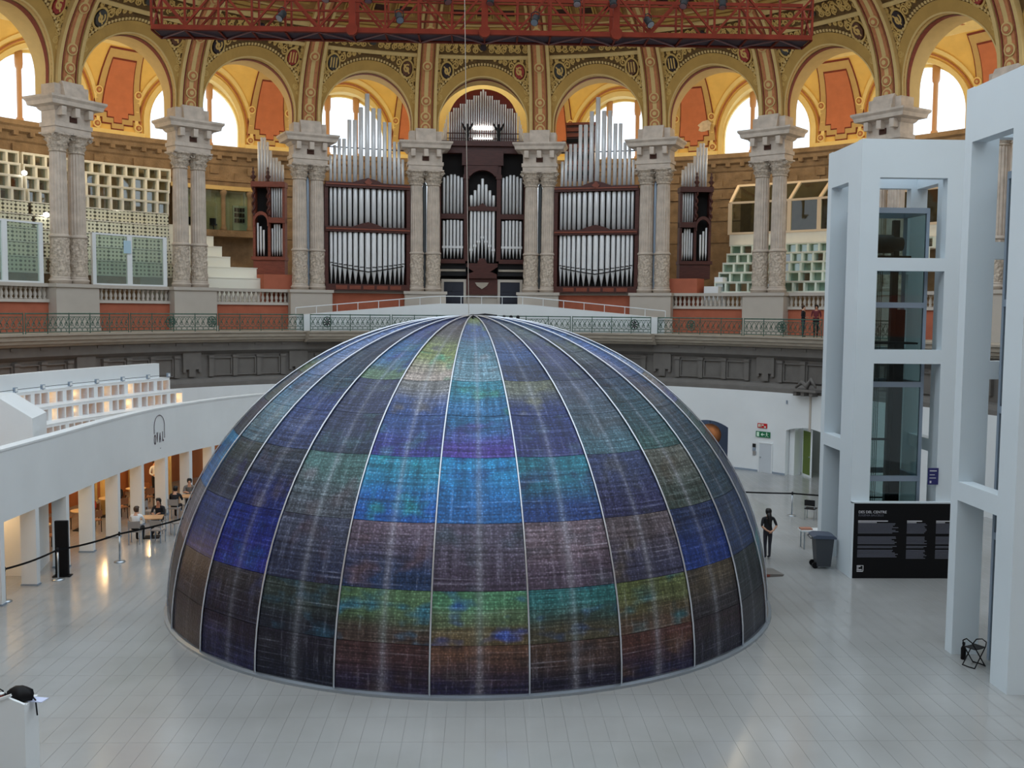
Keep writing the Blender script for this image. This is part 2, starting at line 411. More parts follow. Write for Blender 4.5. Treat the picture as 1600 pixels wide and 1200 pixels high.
AZ, AR = 19.2, 2.65
Z0, Z1 = 18.15, 22.84
def archpts(r, zc, z0, n=28, ns=3):     # from lower left over the crown to lower right
    pts = [(-r, z0 + (zc - z0) * i / ns) for i in range(ns)]
    pts += [(-r * cos(PI * i / n), zc + r * sin(PI * i / n)) for i in range(n + 1)]
    pts += [(r, zc - (zc - z0) * (i + 1) / ns) for i in range(ns)]
    return pts
def archwall(mb, sc, B, r, zc, z0, z1, fn, nr=5):   # wall with an arched hole; fn(x, z) places a point
    inner = archpts(r, zc, z0); outer = []
    for x, z in inner:
        if z <= zc + 1e-6: outer.append((-B if x < 0 else B, z))
        else:
            dx, dz = x, z - zc; t = 1e9
            if abs(dx) > 1e-6: t = min(t, B / abs(dx))
            t = min(t, (z1 - zc) / dz); outer.append((dx * t, zc + dz * t))
    # corner points
    mb.grid(lambda i, v: fn(inner[i][0] + (outer[i][0] - inner[i][0]) * v, inner[i][1] + (outer[i][1] - inner[i][1]) * v), list(range(len(inner))), lin(0, 1, nr))
    for sgn in (-1, 1):                  # fill the two upper corners
        idx = [i for i in range(len(inner)) if outer[i][0] * sgn > B - 1e-5 and inner[i][1] > zc]
        j = (idx[-1], idx[-1] + 1) if sgn < 0 else (idx[0] - 1, idx[0])
        a, b2 = outer[j[0]], outer[j[1]]
        c = (sgn * B, z1)
        mb.add([fn(*a), fn(*c), fn(*b2)], [(0, 1, 2)])
def front(b, off=0.0):
    return lambda x, z: P(b * BAY + x, -dv(z) - off, z)
def ring(mb, b, r0, r1, off, fnb=front, z0=Z0, zc=AZ, n=40):     # flat band round an arch, off proud of the wall
    a = archpts(r0, zc, z0, n); c = archpts(r1, zc, z0, n)
    f1, f0 = fnb(b, off), fnb(b, -.02)
    m = len(a)
    vs = [f0(*p) for p in a] + [f1(*p) for p in a] + [f1(*p) for p in c] + [f0(*p) for p in c]
    fs = []
    for i in range(m - 1):
        for q in range(3): fs.append((q * m + i, q * m + i + 1, (q + 1) * m + i + 1, (q + 1) * m + i))
    mb.add(vs, fs); return mb
def ribbon(mb, b, poly, w, off, h=.06):   # raised scroll line on the arcade surface
    m = len(poly); L = []; Rr = []
    for i, (x, z) in enumerate(poly):
        x0, z0 = poly[max(0, i - 1)]; x1, z1 = poly[min(m - 1, i + 1)]
        dx, dz = x1 - x0, z1 - z0; l = math.hypot(dx, dz) or 1
        ww = w * (0.5 + 0.5 * sin(PI * (0.15 + 0.7 * i / (m - 1))))
        L.append((x - dz / l * ww / 2, z + dx / l * ww / 2)); Rr.append((x + dz / l * ww / 2, z - dx / l * ww / 2))
    f0, f1 = front(b, off), front(b, off + h)
    vs = [f0(*p) for p in L] + [f1(*p) for p in L] + [f1(*p) for p in Rr] + [f0(*p) for p in Rr]
    fs = [(q * m + i, q * m + i + 1, (q + 1) * m + i + 1, (q + 1) * m + i) for i in range(m - 1) for q in range(3)]
    mb.add(vs, fs)
def spiral(cx, cz, r, turns, a0, sgn, n=15, tail=0.0):
    return [(cx + r * (1 - .85 * i / (n - 1)) * cos(a0 + sgn * 2 * PI * turns * i / (n - 1)), cz + r * (1 - .85 * i / (n - 1)) * sin(a0 + sgn * 2 * PI * turns * i / (n - 1))) for i in range(n)]
def disc(mb, b, cx, cz, r, off, h=.1, n=12, sx=1.0, sz=1.0):
    f0, f1 = front(b, off), front(b, off + h)
    pts = [(cx + r * sx * cos(2 * PI * i / n), cz + r * sz * sin(2 * PI * i / n)) for i in range(n)]
    vs = [f0(*p) for p in pts] + [f1(*p) for p in pts] + [f1(cx, cz)]
    fs = [(i, (i + 1) % n, n + (i + 1) % n, n + i) for i in range(n)] + [(n + i, n + (i + 1) % n, 2 * n) for i in range(n)]
    mb.add(vs, fs)
HB = BAY / 2
RIBW = 0.56
shield_mats = [mat('shield_dark', (50, 38, 40), .6, var=.4, vs=8), mat('shield_red', (150, 52, 44), .6, var=.2, vs=6), mat('shield_slate', (64, 62, 58), .6, var=.3, vs=6), mat('shield_brown', (96, 60, 40), .6, var=.4, vs=9)]
for b in range(-5, 6):
    wall = MB(); archwall(wall, 1, HB, AR, AZ, Z0, Z1, front(b), 6)
    w = wall.build('arch_panel', m_relief, arcade)
    # intrados: from the face back into the gallery
    pts = archpts(AR, AZ, Z0, 36)
    MB().grid(lambda i, v, b=b, pts=pts: P(b * BAY + pts[i][0], -dv(pts[i][1]) * (1 - v) + 1.1 * v, pts[i][1]), list(range(len(pts))), [0, .3, .36, .64, .7, 1]).build('arch_soffit', m_cream, arcade, True)
    so = MB()
    ps = archpts(AR - .03, AZ, Z0, 36)
    so.grid(lambda i, v, b=b, ps=ps: P(b * BAY + ps[i][0], -dv(ps[i][1]) * (1 - v) + 1.1 * v, ps[i][1]), list(range(len(ps))), [.12, .3]).build('soffit_stripe', m_maroon, arcade, True)
    # back face of the arcade wall, seen from inside the gallery vault
    bw = MB(); archwall(bw, 1, HB, AR, AZ, Z0, 23.6, lambda x, z, b=b: P(b * BAY + x, 1.1, z), 3); bw.build('gallery_side', m_yellow, arcade)
    ring(MB(), b, AR, 3.22, .06).build('archivolt', m_olive, arcade)
    ring(MB(), b, AR, AR + .07, .11).build('archivolt_edge', m_cream, arcade)
    if abs(b) == 5: continue
    studs = MB()
    for i in range(56):
        t = PI * (i + .5) / 56
        for rr in (3.30,):
            x, z = -rr * cos(t), AZ + rr * sin(t)
            if abs(x) < HB - RIBW - .05 and z < Z1 - .05:
                f0, f1 = front(b, -.01), front(b, .09); e = .055
                studs.add([f(x + dx, z + dz) for f in (f0, f1) for dx, dz in ((-e, -e), (e, -e), (e, e), (-e, e))], [(4, 5, 6, 7), (0, 1, 5, 4), (1, 2, 6, 5), (2, 3, 7, 6), (3, 0, 4, 7)])
    for sg in (-1, 1):
        for i in range(26):
            x, z = sg * (HB - RIBW - .06), 19.4 + i * .13
            if math.hypot(x, z - AZ) < 3.25 or z > Z1 - .08: continue
            f0, f1 = front(b, -.01), front(b, .07); e = .04
            studs.add([f(x + dx, z + dz) for f in (f0, f1) for dx, dz in ((-e, -e), (e, -e), (e, e), (-e, e))], [(4, 5, 6, 7), (0, 1, 5, 4), (1, 2, 6, 5), (2, 3, 7, 6), (3, 0, 4, 7)])
    so = studs.build('stud_border', m_cream, arcade); so['kind'] = 'stuff'
    # spandrel scrolls and shields
    for sg in (-1, 1):
        sc = MB()
        cx, cz = sg * 2.22, 22.12
        for q in range(7):
            a = PI / 2 + sg * (0.2 + q * .0)
        spots = [(2.62, 20.72, .17), (2.68, 21.12, .2), (2.55, 21.45, .2), (2.72, 21.62, .14), (1.72, 22.42, .22), (1.36, 22.6, .16), (1.05, 22.68, .12), (2.74, 22.3, .14), (2.74, 22.62, .13), (2.35, 22.68, .12), (1.95, 22.7, .1), (2.76, 20.42, .1), (2.76, 21.9, .12), (.72, 22.73, .08)]
        for (sx_, sz_, r_) in spots:
            ribbon(sc, b, spiral(sg * sx_, sz_, r_, 1.6, random.uniform(0, 6), sg), .075, 0, .07)
            ribbon(sc, b, spiral(sg * (sx_ - .05), sz_ + r_ * .9, r_ * .6, 1.2, random.uniform(0, 6), -sg, 9), .06, 0, .06)
        o = sc.build('spandrel_scroll', m_gold, arcade)
        sh = MB(); disc(sh, b, cx, cz, .36, 0, .16, 8, .85, 1.05); o = sh.build('shield', shield_mats[(b * 2 + (sg > 0)) % 4], arcade)
        sh = MB()
        if (b * 2 + sg) % 3 == 0:
            for i in range(3): sh.prism([(cx - .2 + i * .16, cz - .25), (cx - .12 + i * .16, cz - .25), (cx - .12 + i * .16, cz + .25), (cx - .2 + i * .16, cz + .25)], .1, .17, lambda u, v, a, b=b: front(b, a)(u, v))
        else:
            ribbon(sh, b, spiral(cx, cz, .22, 1.2, 1, sg), .1, .12, .05); ribbon(sh, b, [(cx - .2, cz + .2), (cx, cz), (cx + .15, cz - .25)], .09, .12, .05)
        sh.build('shield_emblem', m_gold, o)
        wr = MB(); ribbon(wr, b, [(cx + .43 * .9 * cos(t), cz + .43 * 1.05 * sin(t)) for t in lin(0, 2 * PI, 20)], .1, 0, .09); wr.build('shield_wreath', m_gold, arcade)

# ribs, frieze and cove
ceiling = struct('ceiling')
def PF(s, phi, off=0.0):                  # point on the cove by angle
    r = VR - off
    return P(s, -(VR - r * cos(phi)), VZ + r * sin(phi))
PH1 = math.asin((Z1 - VZ) / VR)
PH2, PH3 = rad(51.5), rad(89)
for b in range(-5, 6):
    ss = lin((b - .5) * BAY, (b + .5) * BAY, 9)
    fz = MB().grid(lambda s, f: PF(s, f), ss, lin(PH1, PH2, 5)); fz.build('frieze_ground', m_relief if abs(b) < 6 else m_olive, ceiling)
    MB().grid(lambda s, f: PF(s, f), ss, lin(PH2, PH3, 12)).build('cove_surface', m_vault, ceiling, True)
    for (f0, f1, off, mm, nm) in ((PH1 - .012, PH1 + .018, .10, m_cream, 'frieze_bead'), (PH2 - .02, PH2 + .02, .16, m_cream, 'frieze_cornice'), (PH2 + .035, PH2 + .055, .09, m_olive, 'cove_fillet'), (PH2 + .075, PH2 + .10, .10, m_olive, 'cove_fillet'), (PH2 + .115, PH2 + .125, .07, m_cream, 'cove_fillet'), (1.30, 1.325, .12, m_olive, 'cove_fillet')):
        MB().slab(lambda s, f, off=off: PF(s, f, off), lambda s, f: PF(s, f, -.02), ss, [f0, f1]).build(nm, mm, ceiling)
    if abs(b) > 4: continue
    fs = MB()
    L = HB - RIBW - .1
    def fr(mb, poly, w, off, h, b=b):
        m = len(poly); A = []; B_ = []
        for i, (x, f) in enumerate(poly):
            x0, f0 = poly[max(0, i - 1)]; x1, f1 = poly[min(m - 1, i + 1)]
            dx, df = x1 - x0, (f1 - f0) * VR; l = math.hypot(dx, df) or 1
            A.append((x - df / l * w / 2, f + dx / l * w / 2 / VR)); B_.append((x + df / l * w / 2, f - dx / l * w / 2 / VR))
        vs = [PF(b * BAY + x, f, off) for x, f in A] + [PF(b * BAY + x, f, off + h) for x, f in A] + [PF(b * BAY + x, f, off + h) for x, f in B_] + [PF(b * BAY + x, f, off) for x, f in B_]
        mb.add(vs, [(q * m + i, q * m + i + 1, (q + 1) * m + i + 1, (q + 1) * m + i) for i in range(m - 1) for q in range(3)])
    fm_ = (PH1 + PH2) / 2
    for sg in (-1, 1):
        for q in range(6):
            x = sg * (.5 + q * (L - .6) / 5.2)
            for dz, r, a in ((.18, .2, 0), (-.2, .2, 2), (.0, .13, 4)):
                sp = spiral(x + random.uniform(-.05, .05), 0, r, 1.5, a + q * 1.3, sg * (1 if q % 2 else -1), 12)
                fr(fs, [(px, fm_ + (pz + dz) / VR) for px, pz in sp], .07, 0, .06)
    fr(fs, [(-L + i * 2 * L / 40, fm_ + .28 / VR * sin(i * .9)) for i in range(41)], .06, 0, .05)
    o = fs.build('frieze_scroll', m_gold, ceiling)
    ds = MB(); n = 12
    pts = [(.2 * cos(2 * PI * i / n), fm_ + .2 * sin(2 * PI * i / n) / VR) for i in range(n)]
    ds.add([PF(b * BAY + x, f, 0) for x, f in pts] + [PF(b * BAY + x, f, .12) for x, f in pts], [(i, (i + 1) % n, n + (i + 1) % n, n + i) for i in range(n)] + [tuple(range(n, 2 * n))])
    ds.build('frieze_boss', shield_mats[2] if b % 2 else shield_mats[0], ceiling)
    # coffers in the cove
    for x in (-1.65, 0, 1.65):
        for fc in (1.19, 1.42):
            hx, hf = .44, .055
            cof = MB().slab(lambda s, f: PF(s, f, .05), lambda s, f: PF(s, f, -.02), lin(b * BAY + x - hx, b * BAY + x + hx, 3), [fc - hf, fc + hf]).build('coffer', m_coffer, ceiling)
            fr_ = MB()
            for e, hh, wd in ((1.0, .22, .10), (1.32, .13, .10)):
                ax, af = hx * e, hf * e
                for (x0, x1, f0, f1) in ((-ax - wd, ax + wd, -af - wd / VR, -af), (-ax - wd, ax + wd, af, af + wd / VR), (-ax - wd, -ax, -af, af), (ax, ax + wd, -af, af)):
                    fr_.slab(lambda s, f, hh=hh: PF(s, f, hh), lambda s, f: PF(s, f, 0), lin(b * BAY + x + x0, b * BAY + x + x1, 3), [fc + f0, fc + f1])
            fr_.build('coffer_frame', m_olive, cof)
# ribs above the pillars
for p in range(-5, 5):
    k = p + .5; s0 = k * BAY
    ph0 = math.asin(max(0, 18.75 - VZ) / VR)
    phs = lin(ph0, rad(88), 22)
    for (a, c, off, mm, nm) in ((-RIBW, RIBW, .2, m_olive, 'rib'), (-RIBW - .1, -RIBW + .08, .3, m_cream, 'rib_edge'), (RIBW - .08, RIBW + .1, .3, m_cream, 'rib_edge'), (-.3, -.12, .24, m_ochre, 'rib_stripe'), (.12, .3, .24, m_ochre, 'rib_stripe'), (-.42, -.36, .25, m_maroon, 'rib_line'), (.36, .42, .25, m_maroon, 'rib_line'), (-.12, .12, .23, m_cream, 'rib_centre')):
        MB().slab(lambda s, f, off=off: PF(s, f, off), lambda s, f: PF(s, f, -.02), [s0 + a, s0 + c], phs).build(nm, mm, ceiling)
    for q, f in enumerate((.06, .16, .30, .62, .98)):
        n = 14
        for rr, off, mm, nm in ((.30, .30, m_cream, 'rib_rosette'), (.22, .33, m_ochre, 'rosette_ring'), (.12, .36, m_cream, 'rosette_eye')):
            pts = [(rr * cos(2 * PI * i / n), f + rr * sin(2 * PI * i / n) / VR) for i in range(n)]
            par = ceiling if nm == 'rib_rosette' else ro
            o = MB().add([PF(s0 + x, ff, .15) for x, ff in pts] + [PF(s0 + x, ff, off) for x, ff in pts], [(i, (i + 1) % n, n + (i + 1) % n, n + i) for i in range(n)] + [tuple(range(n, 2 * n))]).build(nm, mm, par)
            if nm == 'rib_rosette': ro = o
    MB().sweep([(-.75, 18.12), (0, 18.12), (0, 18.75), (-.5, 18.9), (-.6, 18.7)], [s0 - RIBW - .05, s0 + RIBW + .05], P).build('rib_foot', m_stone, arcade)

# ================================================================== GALLERY BEHIND THE ARCADE
gallery = struct('wall_gallery')
GB = 9.0
gf = struct('floor_gallery')
MB().sweep([(.3, 8.3), (GB, 8.3), (GB, 8.6), (.3, 8.6)], KW(-5.5, 5.5, 60), P).build('gallery_slab', m_ped, gf)
WR, WZ = 2.9, 19.55
SCB = 1.388
def bfn(b, off=0.0):
    return lambda x, z: P(b * BAY + x / SCB, GB - db(z) - off, z)
for b in range(-5, 6):
    ss = lin((b - .5) * BAY, (b + .5) * BAY, 9)
    if abs(b) > 0:
        w = MB(); archwall(w, 1, HB * SCB, WR, WZ, 18.4, 23.3, bfn(b), 5); w.build('lunette_wall', m_yellow, gallery)
        pts = archpts(WR, WZ, 18.4, 30)
        MB().grid(lambda i, v, b=b, pts=pts: P(b * BAY + pts[i][0] / SCB, GB - db(pts[i][1]) * (1 - v) + .25 * v, pts[i][1]), list(range(len(pts))), [0, .5, 1]).build('lunette_reveal', m_yellow2, gallery, True)
        ring(MB(), b, WR, WR + .28, .12, bfn, 18.4, WZ).build('lunette_band', m_yellow2, gallery)
        ring(MB(), b, WR + .42, WR + .5, .10, bfn, 18.4, WZ).build('lunette_line', m_ochre, gallery)
        ring(MB(), b, WR + .62, WR + .82, .10, bfn, 18.4, WZ).build('lunette_band', m_yellow2, gallery)
        MB().grid(lambda s, v: P(s, (GB - db(23.3)) * (1 - v) + 1.0 * v, 23.3 + .9 * sin(PI * v) * .9), ss, lin(0, 1, 8)).build('gallery_vault', m_yellow2, gallery, True)
        # window
        wn = struct('window_%d' % (b + 6))
        fn = lambda x, z, b=b: P(b * BAY + x / SCB, GB + .1, z)
        ip = archpts(WR - .02, WZ, 18.45, 24)
        MB().add([fn(*p) for p in ip], [tuple(range(len(ip)))]).build('pane', m_win, wn)
        a = archpts(WR, WZ, 18.4, 24); c = archpts(WR - .13, WZ, 18.4, 24); m = len(a)
        f0 = lambda x, z, b=b: P(b * BAY + x / SCB, GB + .2, z); f1 = lambda x, z, b=b: P(b * BAY + x / SCB, GB - .05, z)
        MB().add([f0(*p) for p in a] + [f1(*p) for p in a] + [f1(*p) for p in c] + [f0(*p) for p in c], [(q * m + i, q * m + i + 1, (q + 1) * m + i + 1, (q + 1) * m + i) for i in range(m - 1) for q in range(3)]).build('frame', m_yellow2, wn)
        for x in (-.95, .95):
            px, py, _ = P(b * BAY + x / SCB, GB - .05, 0)
            MB().lathe([(.2, 18.45), (.2, 18.6), (.14, 18.68), (.14, 21.3), (.2, 21.4), (.22, 21.6), (.22, 22.3)], 10).build('mullion_column', mat('window_column', (206, 160, 120), .7) if 'window_column' not in bpy.data.materials else bpy.data.materials['window_column'], wn, True, (px, py, 0))
        MB().sweep([(GB - .25, 18.36), (GB + .3, 18.36), (GB + .3, 18.5), (GB - .25, 18.5)], KW(b - .33, b + .33, 6), P).build('sill', m_cream, wn)
    else:
        MB().grid(lambda s, v: P(s, GB - 3.5, 18.2 + 6 * v), ss, [0, 1]).build('organ_loft_wall', m_yellow, gallery)
    # stone wall under the windows
    if abs(b) > 0:
        MB().sweep([(GB, 8.6), (GB + .5, 8.6), (GB + .5, 17.4), (GB, 17.4)], ss, P).build('stone_wall', m_stonewall, gallery)
        MB().sweep([(GB, 17.3), (GB + .4, 17.3), (GB + .4, 18.4), (GB - .75, 18.4), (GB - .75, 18.15), (GB - .55, 18.05), (GB - .5, 17.85), (GB - .2, 17.75), (GB - .12, 17.4)], ss, P).build('stone_cornice', m_stonewall, gallery)
        for q in range(10):
            s = (b - .45 + q * .1) * BAY
            MB().sweep([(GB - .5, 17.62), (GB, 17.62), (GB, 17.85), (GB - .5, 17.85)], [s - .1, s + .1], P).build('corbel', m_stonewall, gallery)
        for q in range(4):
            s = (b - .375 + q * .25) * BAY
            MB().sweep([(GB - .16, 16.75), (GB, 16.75), (GB, 17.2), (GB - .16, 17.2)], [s - .2, s + .2], P).build('stone_boss', m_stonewall, gallery)
        for z, t in ((16.3, .1), (15.6, .14), (14.2, .06), (12.8, .06)):
            MB().sweep([(GB - t, z), (GB, z), (GB, z + .14), (GB - t, z + .14)], ss, P).build('string_course', m_stonewall, gallery)
# ashlar blocks, proud of the wall where it shows
blk = [MB().box((0, 0, 0), (1.3, .1, .5)).mesh('stone_block', m_stonewall), MB().box((0, 0, 0), (1.0, .14, .5)).mesh('stone_block', m_stonewall)]
for b in (-4, -3, -2, 2, 3, 4):
    for r in range(6):
        for q in range(6):
            s = (b - .43 + q * .166 + (.08 if r % 2 else 0)) * BAY
            (x, y), rz = frame(s, GB - .0)
            if r in (1, 4) : continue
            place(blk[(r + q) % 2], 'stone_block', gallery, (x, y, 14.5 + r * .42), rz)
# piers: orange panels with a stepped foot, cream border, rosettes, transverse arches
for p in range(-5, 5):
    k = p + .5; b0 = k
    def pf(off): return lambda u, v, a, k=k: P(k * BAY + u / SCB, GB - db(v) - off - a, v)
    def stepped(w, zb, zt, st):
        return [(-w, zb + 2 * st), (-w * .62, zb + 2 * st), (-w * .62, zb + st), (-w * .24, zb + st), (-w * .24, zb), (w * .24, zb), (w * .24, zb + st), (w * .62, zb + st), (w * .62, zb + 2 * st), (w, zb + 2 * st)]
    def panel(w, zb, zt, st, off, th, mm, nm):
        mb = MB()
        rows = lin(zb + 2 * st, zt, 8)
        mb.slab(lambda u, z: P(k * BAY + u * w * (1 - .30 * (z - zb) / (zt - zb)) / SCB, GB - db(z) - off - th, z), lambda u, z: P(k * BAY + u * w * (1 - .30 * (z - zb) / (zt - zb)) / SCB, GB - db(z) - off + .02, z), [-1, -.5, 0, .5, 1], rows)
        for ww, z0, z1 in ((w * .62, zb + st, zb + 2 * st), (w * .24, zb, zb + st)):
            mb.slab(lambda u, z, ww=ww: P(k * BAY + u * ww / SCB, GB - db(z) - off - th, z), lambda u, z, ww=ww: P(k * BAY + u * ww / SCB, GB - db(z) - off + .02, z), [-1, 1], [z0, z1])
        return mb.build(nm, mm, gallery)
    panel(1.55, 18.75, 23.2, .3, .02, .05, m_maroon, 'panel_outline')
    panel(1.47, 18.83, 23.1, .3, .05, .05, m_cream, 'panel_border')
    panel(1.06, 19.12, 22.7, .3, .08, .05, m_maroon, 'panel_outline')
    panel(.99, 19.19, 22.6, .3, .11, .05, m_orange, 'orange_panel')
    MB().sweep([(GB - .3, 18.4), (GB, 18.4), (GB, 18.72), (GB - .22, 18.72)], [(k * BAY - 1.6 / SCB), (k * BAY + 1.6 / SCB)], P).build('pier_foot', m_yellow2, gallery)
    for sg in (-1, 1):
        n = 14
        for z_, in ((19.0,), (20.9,)):
            for rr, off, mm in ((.24, .16, m_yellow2), (.16, .19, m_ochre), (.08, .22, m_cream)):
                ux = sg * (1.2 if z_ > 20 else 1.25)
                f = lambda u, v, o_: P(k * BAY + u / SCB, GB - db(v) - o_, v)
                pts = [(ux + rr * cos(2 * PI * i / n), z_ + rr * sin(2 * PI * i / n)) for i in range(n)]
                MB().add([f(x, z, .03) for x, z in pts] + [f(x, z, off) for x, z in pts], [(i, (i + 1) % n, n + (i + 1) % n, n + i) for i in range(n)] + [tuple(range(n, 2 * n))]).build('pier_rosette', mm, gallery)
    # transverse arch from pillar to pier
    if k not in (-.5, .5):
        def ta(u, t, off): return P(k * BAY + u, 4.9 - 3.9 * cos(t), 18.3 + (4.7 + off) * sin(t))
        MB().slab(lambda u, t: ta(u, t, 0), lambda u, t: ta(u, t, .35), [-.5, .5], lin(0, PI * .5, 14)).build('transverse_arch', m_yellow2, gallery, False)
        for u0 in (-.42, .3): MB().slab(lambda u, t: ta(u, t, -.03), lambda u, t: ta(u, t, .05), [u0, u0 + .12], lin(0, PI * .5, 14)).build('arch_stripe', m_ochre, gallery)
for k in (-4, -3, -2, -1, 1, 2, 3, 4):
    x, y, _ = P(k * BAY, 4.6, 0)
    point('gallery_lamp', (x, y, 18.2), GAL_W if abs(k) > 1 else GAL_W * .8, (1.0, .80, .50), .5)
# ================================================================== COLUMNS
CRX = .40
m_shaft = m_stone
base_me = MB().lathe([(.50, 9.35), (.50, 9.46), (.54, 9.5), (.50, 9.56), (.45, 9.6), (.48, 9.64), (.43, 9.7)], 20).mesh('base', m_stone, True)
random.seed(3)
drum_me = MB().lathe([(.43, 9.7 + i * .115) for i in range(17)], 28, mod=lambda i, j: 1 + random.uniform(-.035, .07) + .03 * cos(i * PI / 3.5 + j)).mesh('carved_drum', m_carved)
ring_me = MB().lathe([(.42, 11.54), (.49, 11.58), (.49, 11.64), (.44, 11.68), (.42, 11.72)], 20).mesh('neck_ring', m_stone, True)
shaft_me = MB().lathe([(.405, 11.7), (.405, 12.5), (.40, 14), (.375, 15.5), (.36, 15.6)], 48, mod=lambda i, j: 1.0 if i % 3 else .90).mesh('shaft', m_shaft)
cap_prof = [(.37, 15.6), (.42, 15.63), (.42, 15.67), (.38, 15.7), (.42, 15.8), (.50, 15.92), (.44, 15.95), (.46, 16.05), (.56, 16.18), (.49, 16.21), (.52, 16.3), (.64, 16.38), (.60, 16.42)]
cap_me = MB().lathe(cap_prof, 32, mod=lambda i, j: 1 + (.10 if (i + (4 if j > 7 else 0)) % 8 in (0, 1) else (-.06 if (i + (4 if j > 7 else 0)) % 8 == 4 else 0)) * (1 if j in (4, 5, 7, 8, 10, 11) else .3)).mesh('capital', m_carved)
aba_me = MB().prism([(-.58, -.58), (0, -.50), (.58, -.58), (.50, 0), (.58, .58), (0, .50), (-.58, .58), (-.50, 0)], 16.42, 16.5, lambda u, v, a: (u, v, a)).mesh('abacus', m_stone)
vol_me = MB().tube([(x, -.44, z) for x, z in [(.5 + .13 * (1 - i / 16) * cos(i * .7), 16.28 + .13 * (1 - i / 16) * sin(i * .7)) for i in range(16)]], .035, 5).mesh('volute', m_carved)
phr = {-3.5: 'leftmost pair, between the two frosted screens', -2.5: 'pair left of the white stepped seating', -1.5: 'pair at the left end of the left organ case', -.5: 'pair between left and central organ cases', .5: 'pair between central and right organ cases', 1.5: 'pair at the right end of the right organ case', 2.5: 'pair in front of the right glazed seating', 3.5: 'pair behind the middle white lift tower', 4.5: 'pair seen through the nearest lift tower'}
for k, ph in phr.items():
    for sg in (-1, 1):
        (x, y), rz = frame(k * BAY, 0)
        x += cos(rz) * .51 * sg; y += sin(rz) * .51 * sg
        t = thing('column', '%s fluted stone column of the %s' % ('left' if sg < 0 else 'right', ph), 'column', (x, y, 0), rz, 'paired fluted columns of the arcade')
        for me, nm in ((base_me, 'base'), (drum_me, 'carved_drum'), (ring_me, 'neck_ring'), (shaft_me, 'shaft'), (cap_me, 'capital'), (aba_me, 'abacus')): place(me, nm, t)
        v = place(vol_me, 'volute', t); v2 = place(vol_me, 'volute', t); v2.scale = (-1, 1, 1)
# dark hanging banners or pipes between the column pairs
for k, nm in ((-.5, 'left of the central organ'), (.5, 'right of the central organ'), (-1.5, 'beside the left organ case'), (1.5, 'beside the right organ case')):
    (x, y), rz = frame(k * BAY, .15)
    thin = abs(k) > 1
    t = thing('tall_post', 'dark grey slender post standing between columns, %s' % nm, 'post', (x, y, 9.35), rz)
    MB().lathe([(.13, 0), (.10, .3), (.11, 1), (.12, 6.2), (.09, 6.4), (.03, 6.5), (.09, 6.65), (.02, 6.9)], 10).build('shaft', m_steelblue if thin else mat('grey_post', (74, 78, 80), .6), t, True)
    MB().lathe([(.2, 0), (.2, .12), (.12, .2)], 12).build('foot', m_blackm, t)

# ================================================================== BALUSTRADES
bl_me = MB().lathe([(.09, 0), (.09, .06), (.045, .09), (.10, .22), (.085, .3), (.045, .42), (.07, .47), (.09, .5), (.09, .58)], 8).mesh('baluster', m_ped, True)
bnames = {-4: 'at the far left, under the first frosted screen', -3: 'under the second frosted screen', -2: 'in front of the white steps', 2: 'in front of right glazed seating', 3: 'above the two people on the balcony', 4: 'behind the middle white lift tower'}
for b, nm in bnames.items():
    t = thing('balustrade', 'grey stone balustrade with turned balusters ' + nm, 'balustrade')
    k0, k1 = b - .5 + PEDW / BAY, b + .5 - PEDW / BAY
    MB().sweep([(-.12, 9.18), (.36, 9.18), (.36, 9.35), (-.12, 9.35)], KW(k0, k1, 6), P).build('coping', m_ped, t)
    n = 17
    for i in range(n):
        s = (k0 + (k1 - k0) * (i + .5) / n) * BAY; x, y, _ = P(s, .12, 0)
        place(bl_me, 'baluster', t, (x, y, 8.6))

# ================================================================== IRON RAILING
def iron_section(k0, k1, label, back=False):
    t = thing('iron_railing', label, 'railing')
    ge = gedge((k0 + k1) / 2) + .12
    ss = KW(k0, k1, max(3, int((k1 - k0) * 10)))
    MB().tube([P(s, ge, 7.94) for s in ss], .035, 6).build('top_rail', m_iron, t)
    MB().tube([P(s, ge, 7.8) for s in ss], .015, 4).build('middle_rail', m_iron, t)
    MB().tube([P(s, ge, 7.3) for s in ss], .015, 4).build('middle_rail', m_iron, t)
    MB().tube([P(s, ge, 7.14) for s in ss], .022, 5).build('bottom_rail', m_iron, t)
    n = max(1, round((k1 - k0) * BAY / 1.35))
    for i in range(n + 1):
        s = (k0 + (k1 - k0) * i / n) * BAY
        MB().tube([P(s, ge, 7.06), P(s, ge, 7.98)], .024, 5).build('post', m_iron, t)
    for i in range(n):
        s0 = (k0 + (k1 - k0) * i / n) * BAY; w = (k1 - k0) * BAY / n
        pm = MB()
        for q in range(4):
            c = s0 + w * (q + .5) / 4
            for sg in (-1, 1):
                sp = [(c + sg * (w / 8) * (1 - (.25 + .75 * j / 9)) * cos(j * .9), 7.55 + sg * .1 + .13 * (1 - .8 * j / 9) * sin(j * .9)) for j in range(10)]
                pm.tube([P(a, ge, z) for a, z in sp], .014, 3)
            pm.tube([P(c - w / 8, ge, 7.3), P(c, ge, 7.55), P(c + w / 8, ge, 7.8)], .014, 3)
            pm.tube([P(c + w / 8, ge, 7.3), P(c, ge, 7.55), P(c - w / 8, ge, 7.8)], .014, 3)
            pm.tube([P(c, ge, 7.14), P(c, ge, 7.3)], .012, 3); pm.tube([P(c - w / 16, ge, 7.3), P(c, ge, 7.16), P(c + w / 16, ge, 7.3)], .010, 3)
            pm.lathe([(.0, -.05), (.05, 0), (.0, .05)], 5, P(c, ge, 7.55))
        o = pm.build('scrollwork', m_iron, t); o['kind'] = 'stuff'
    return t
SECS = []
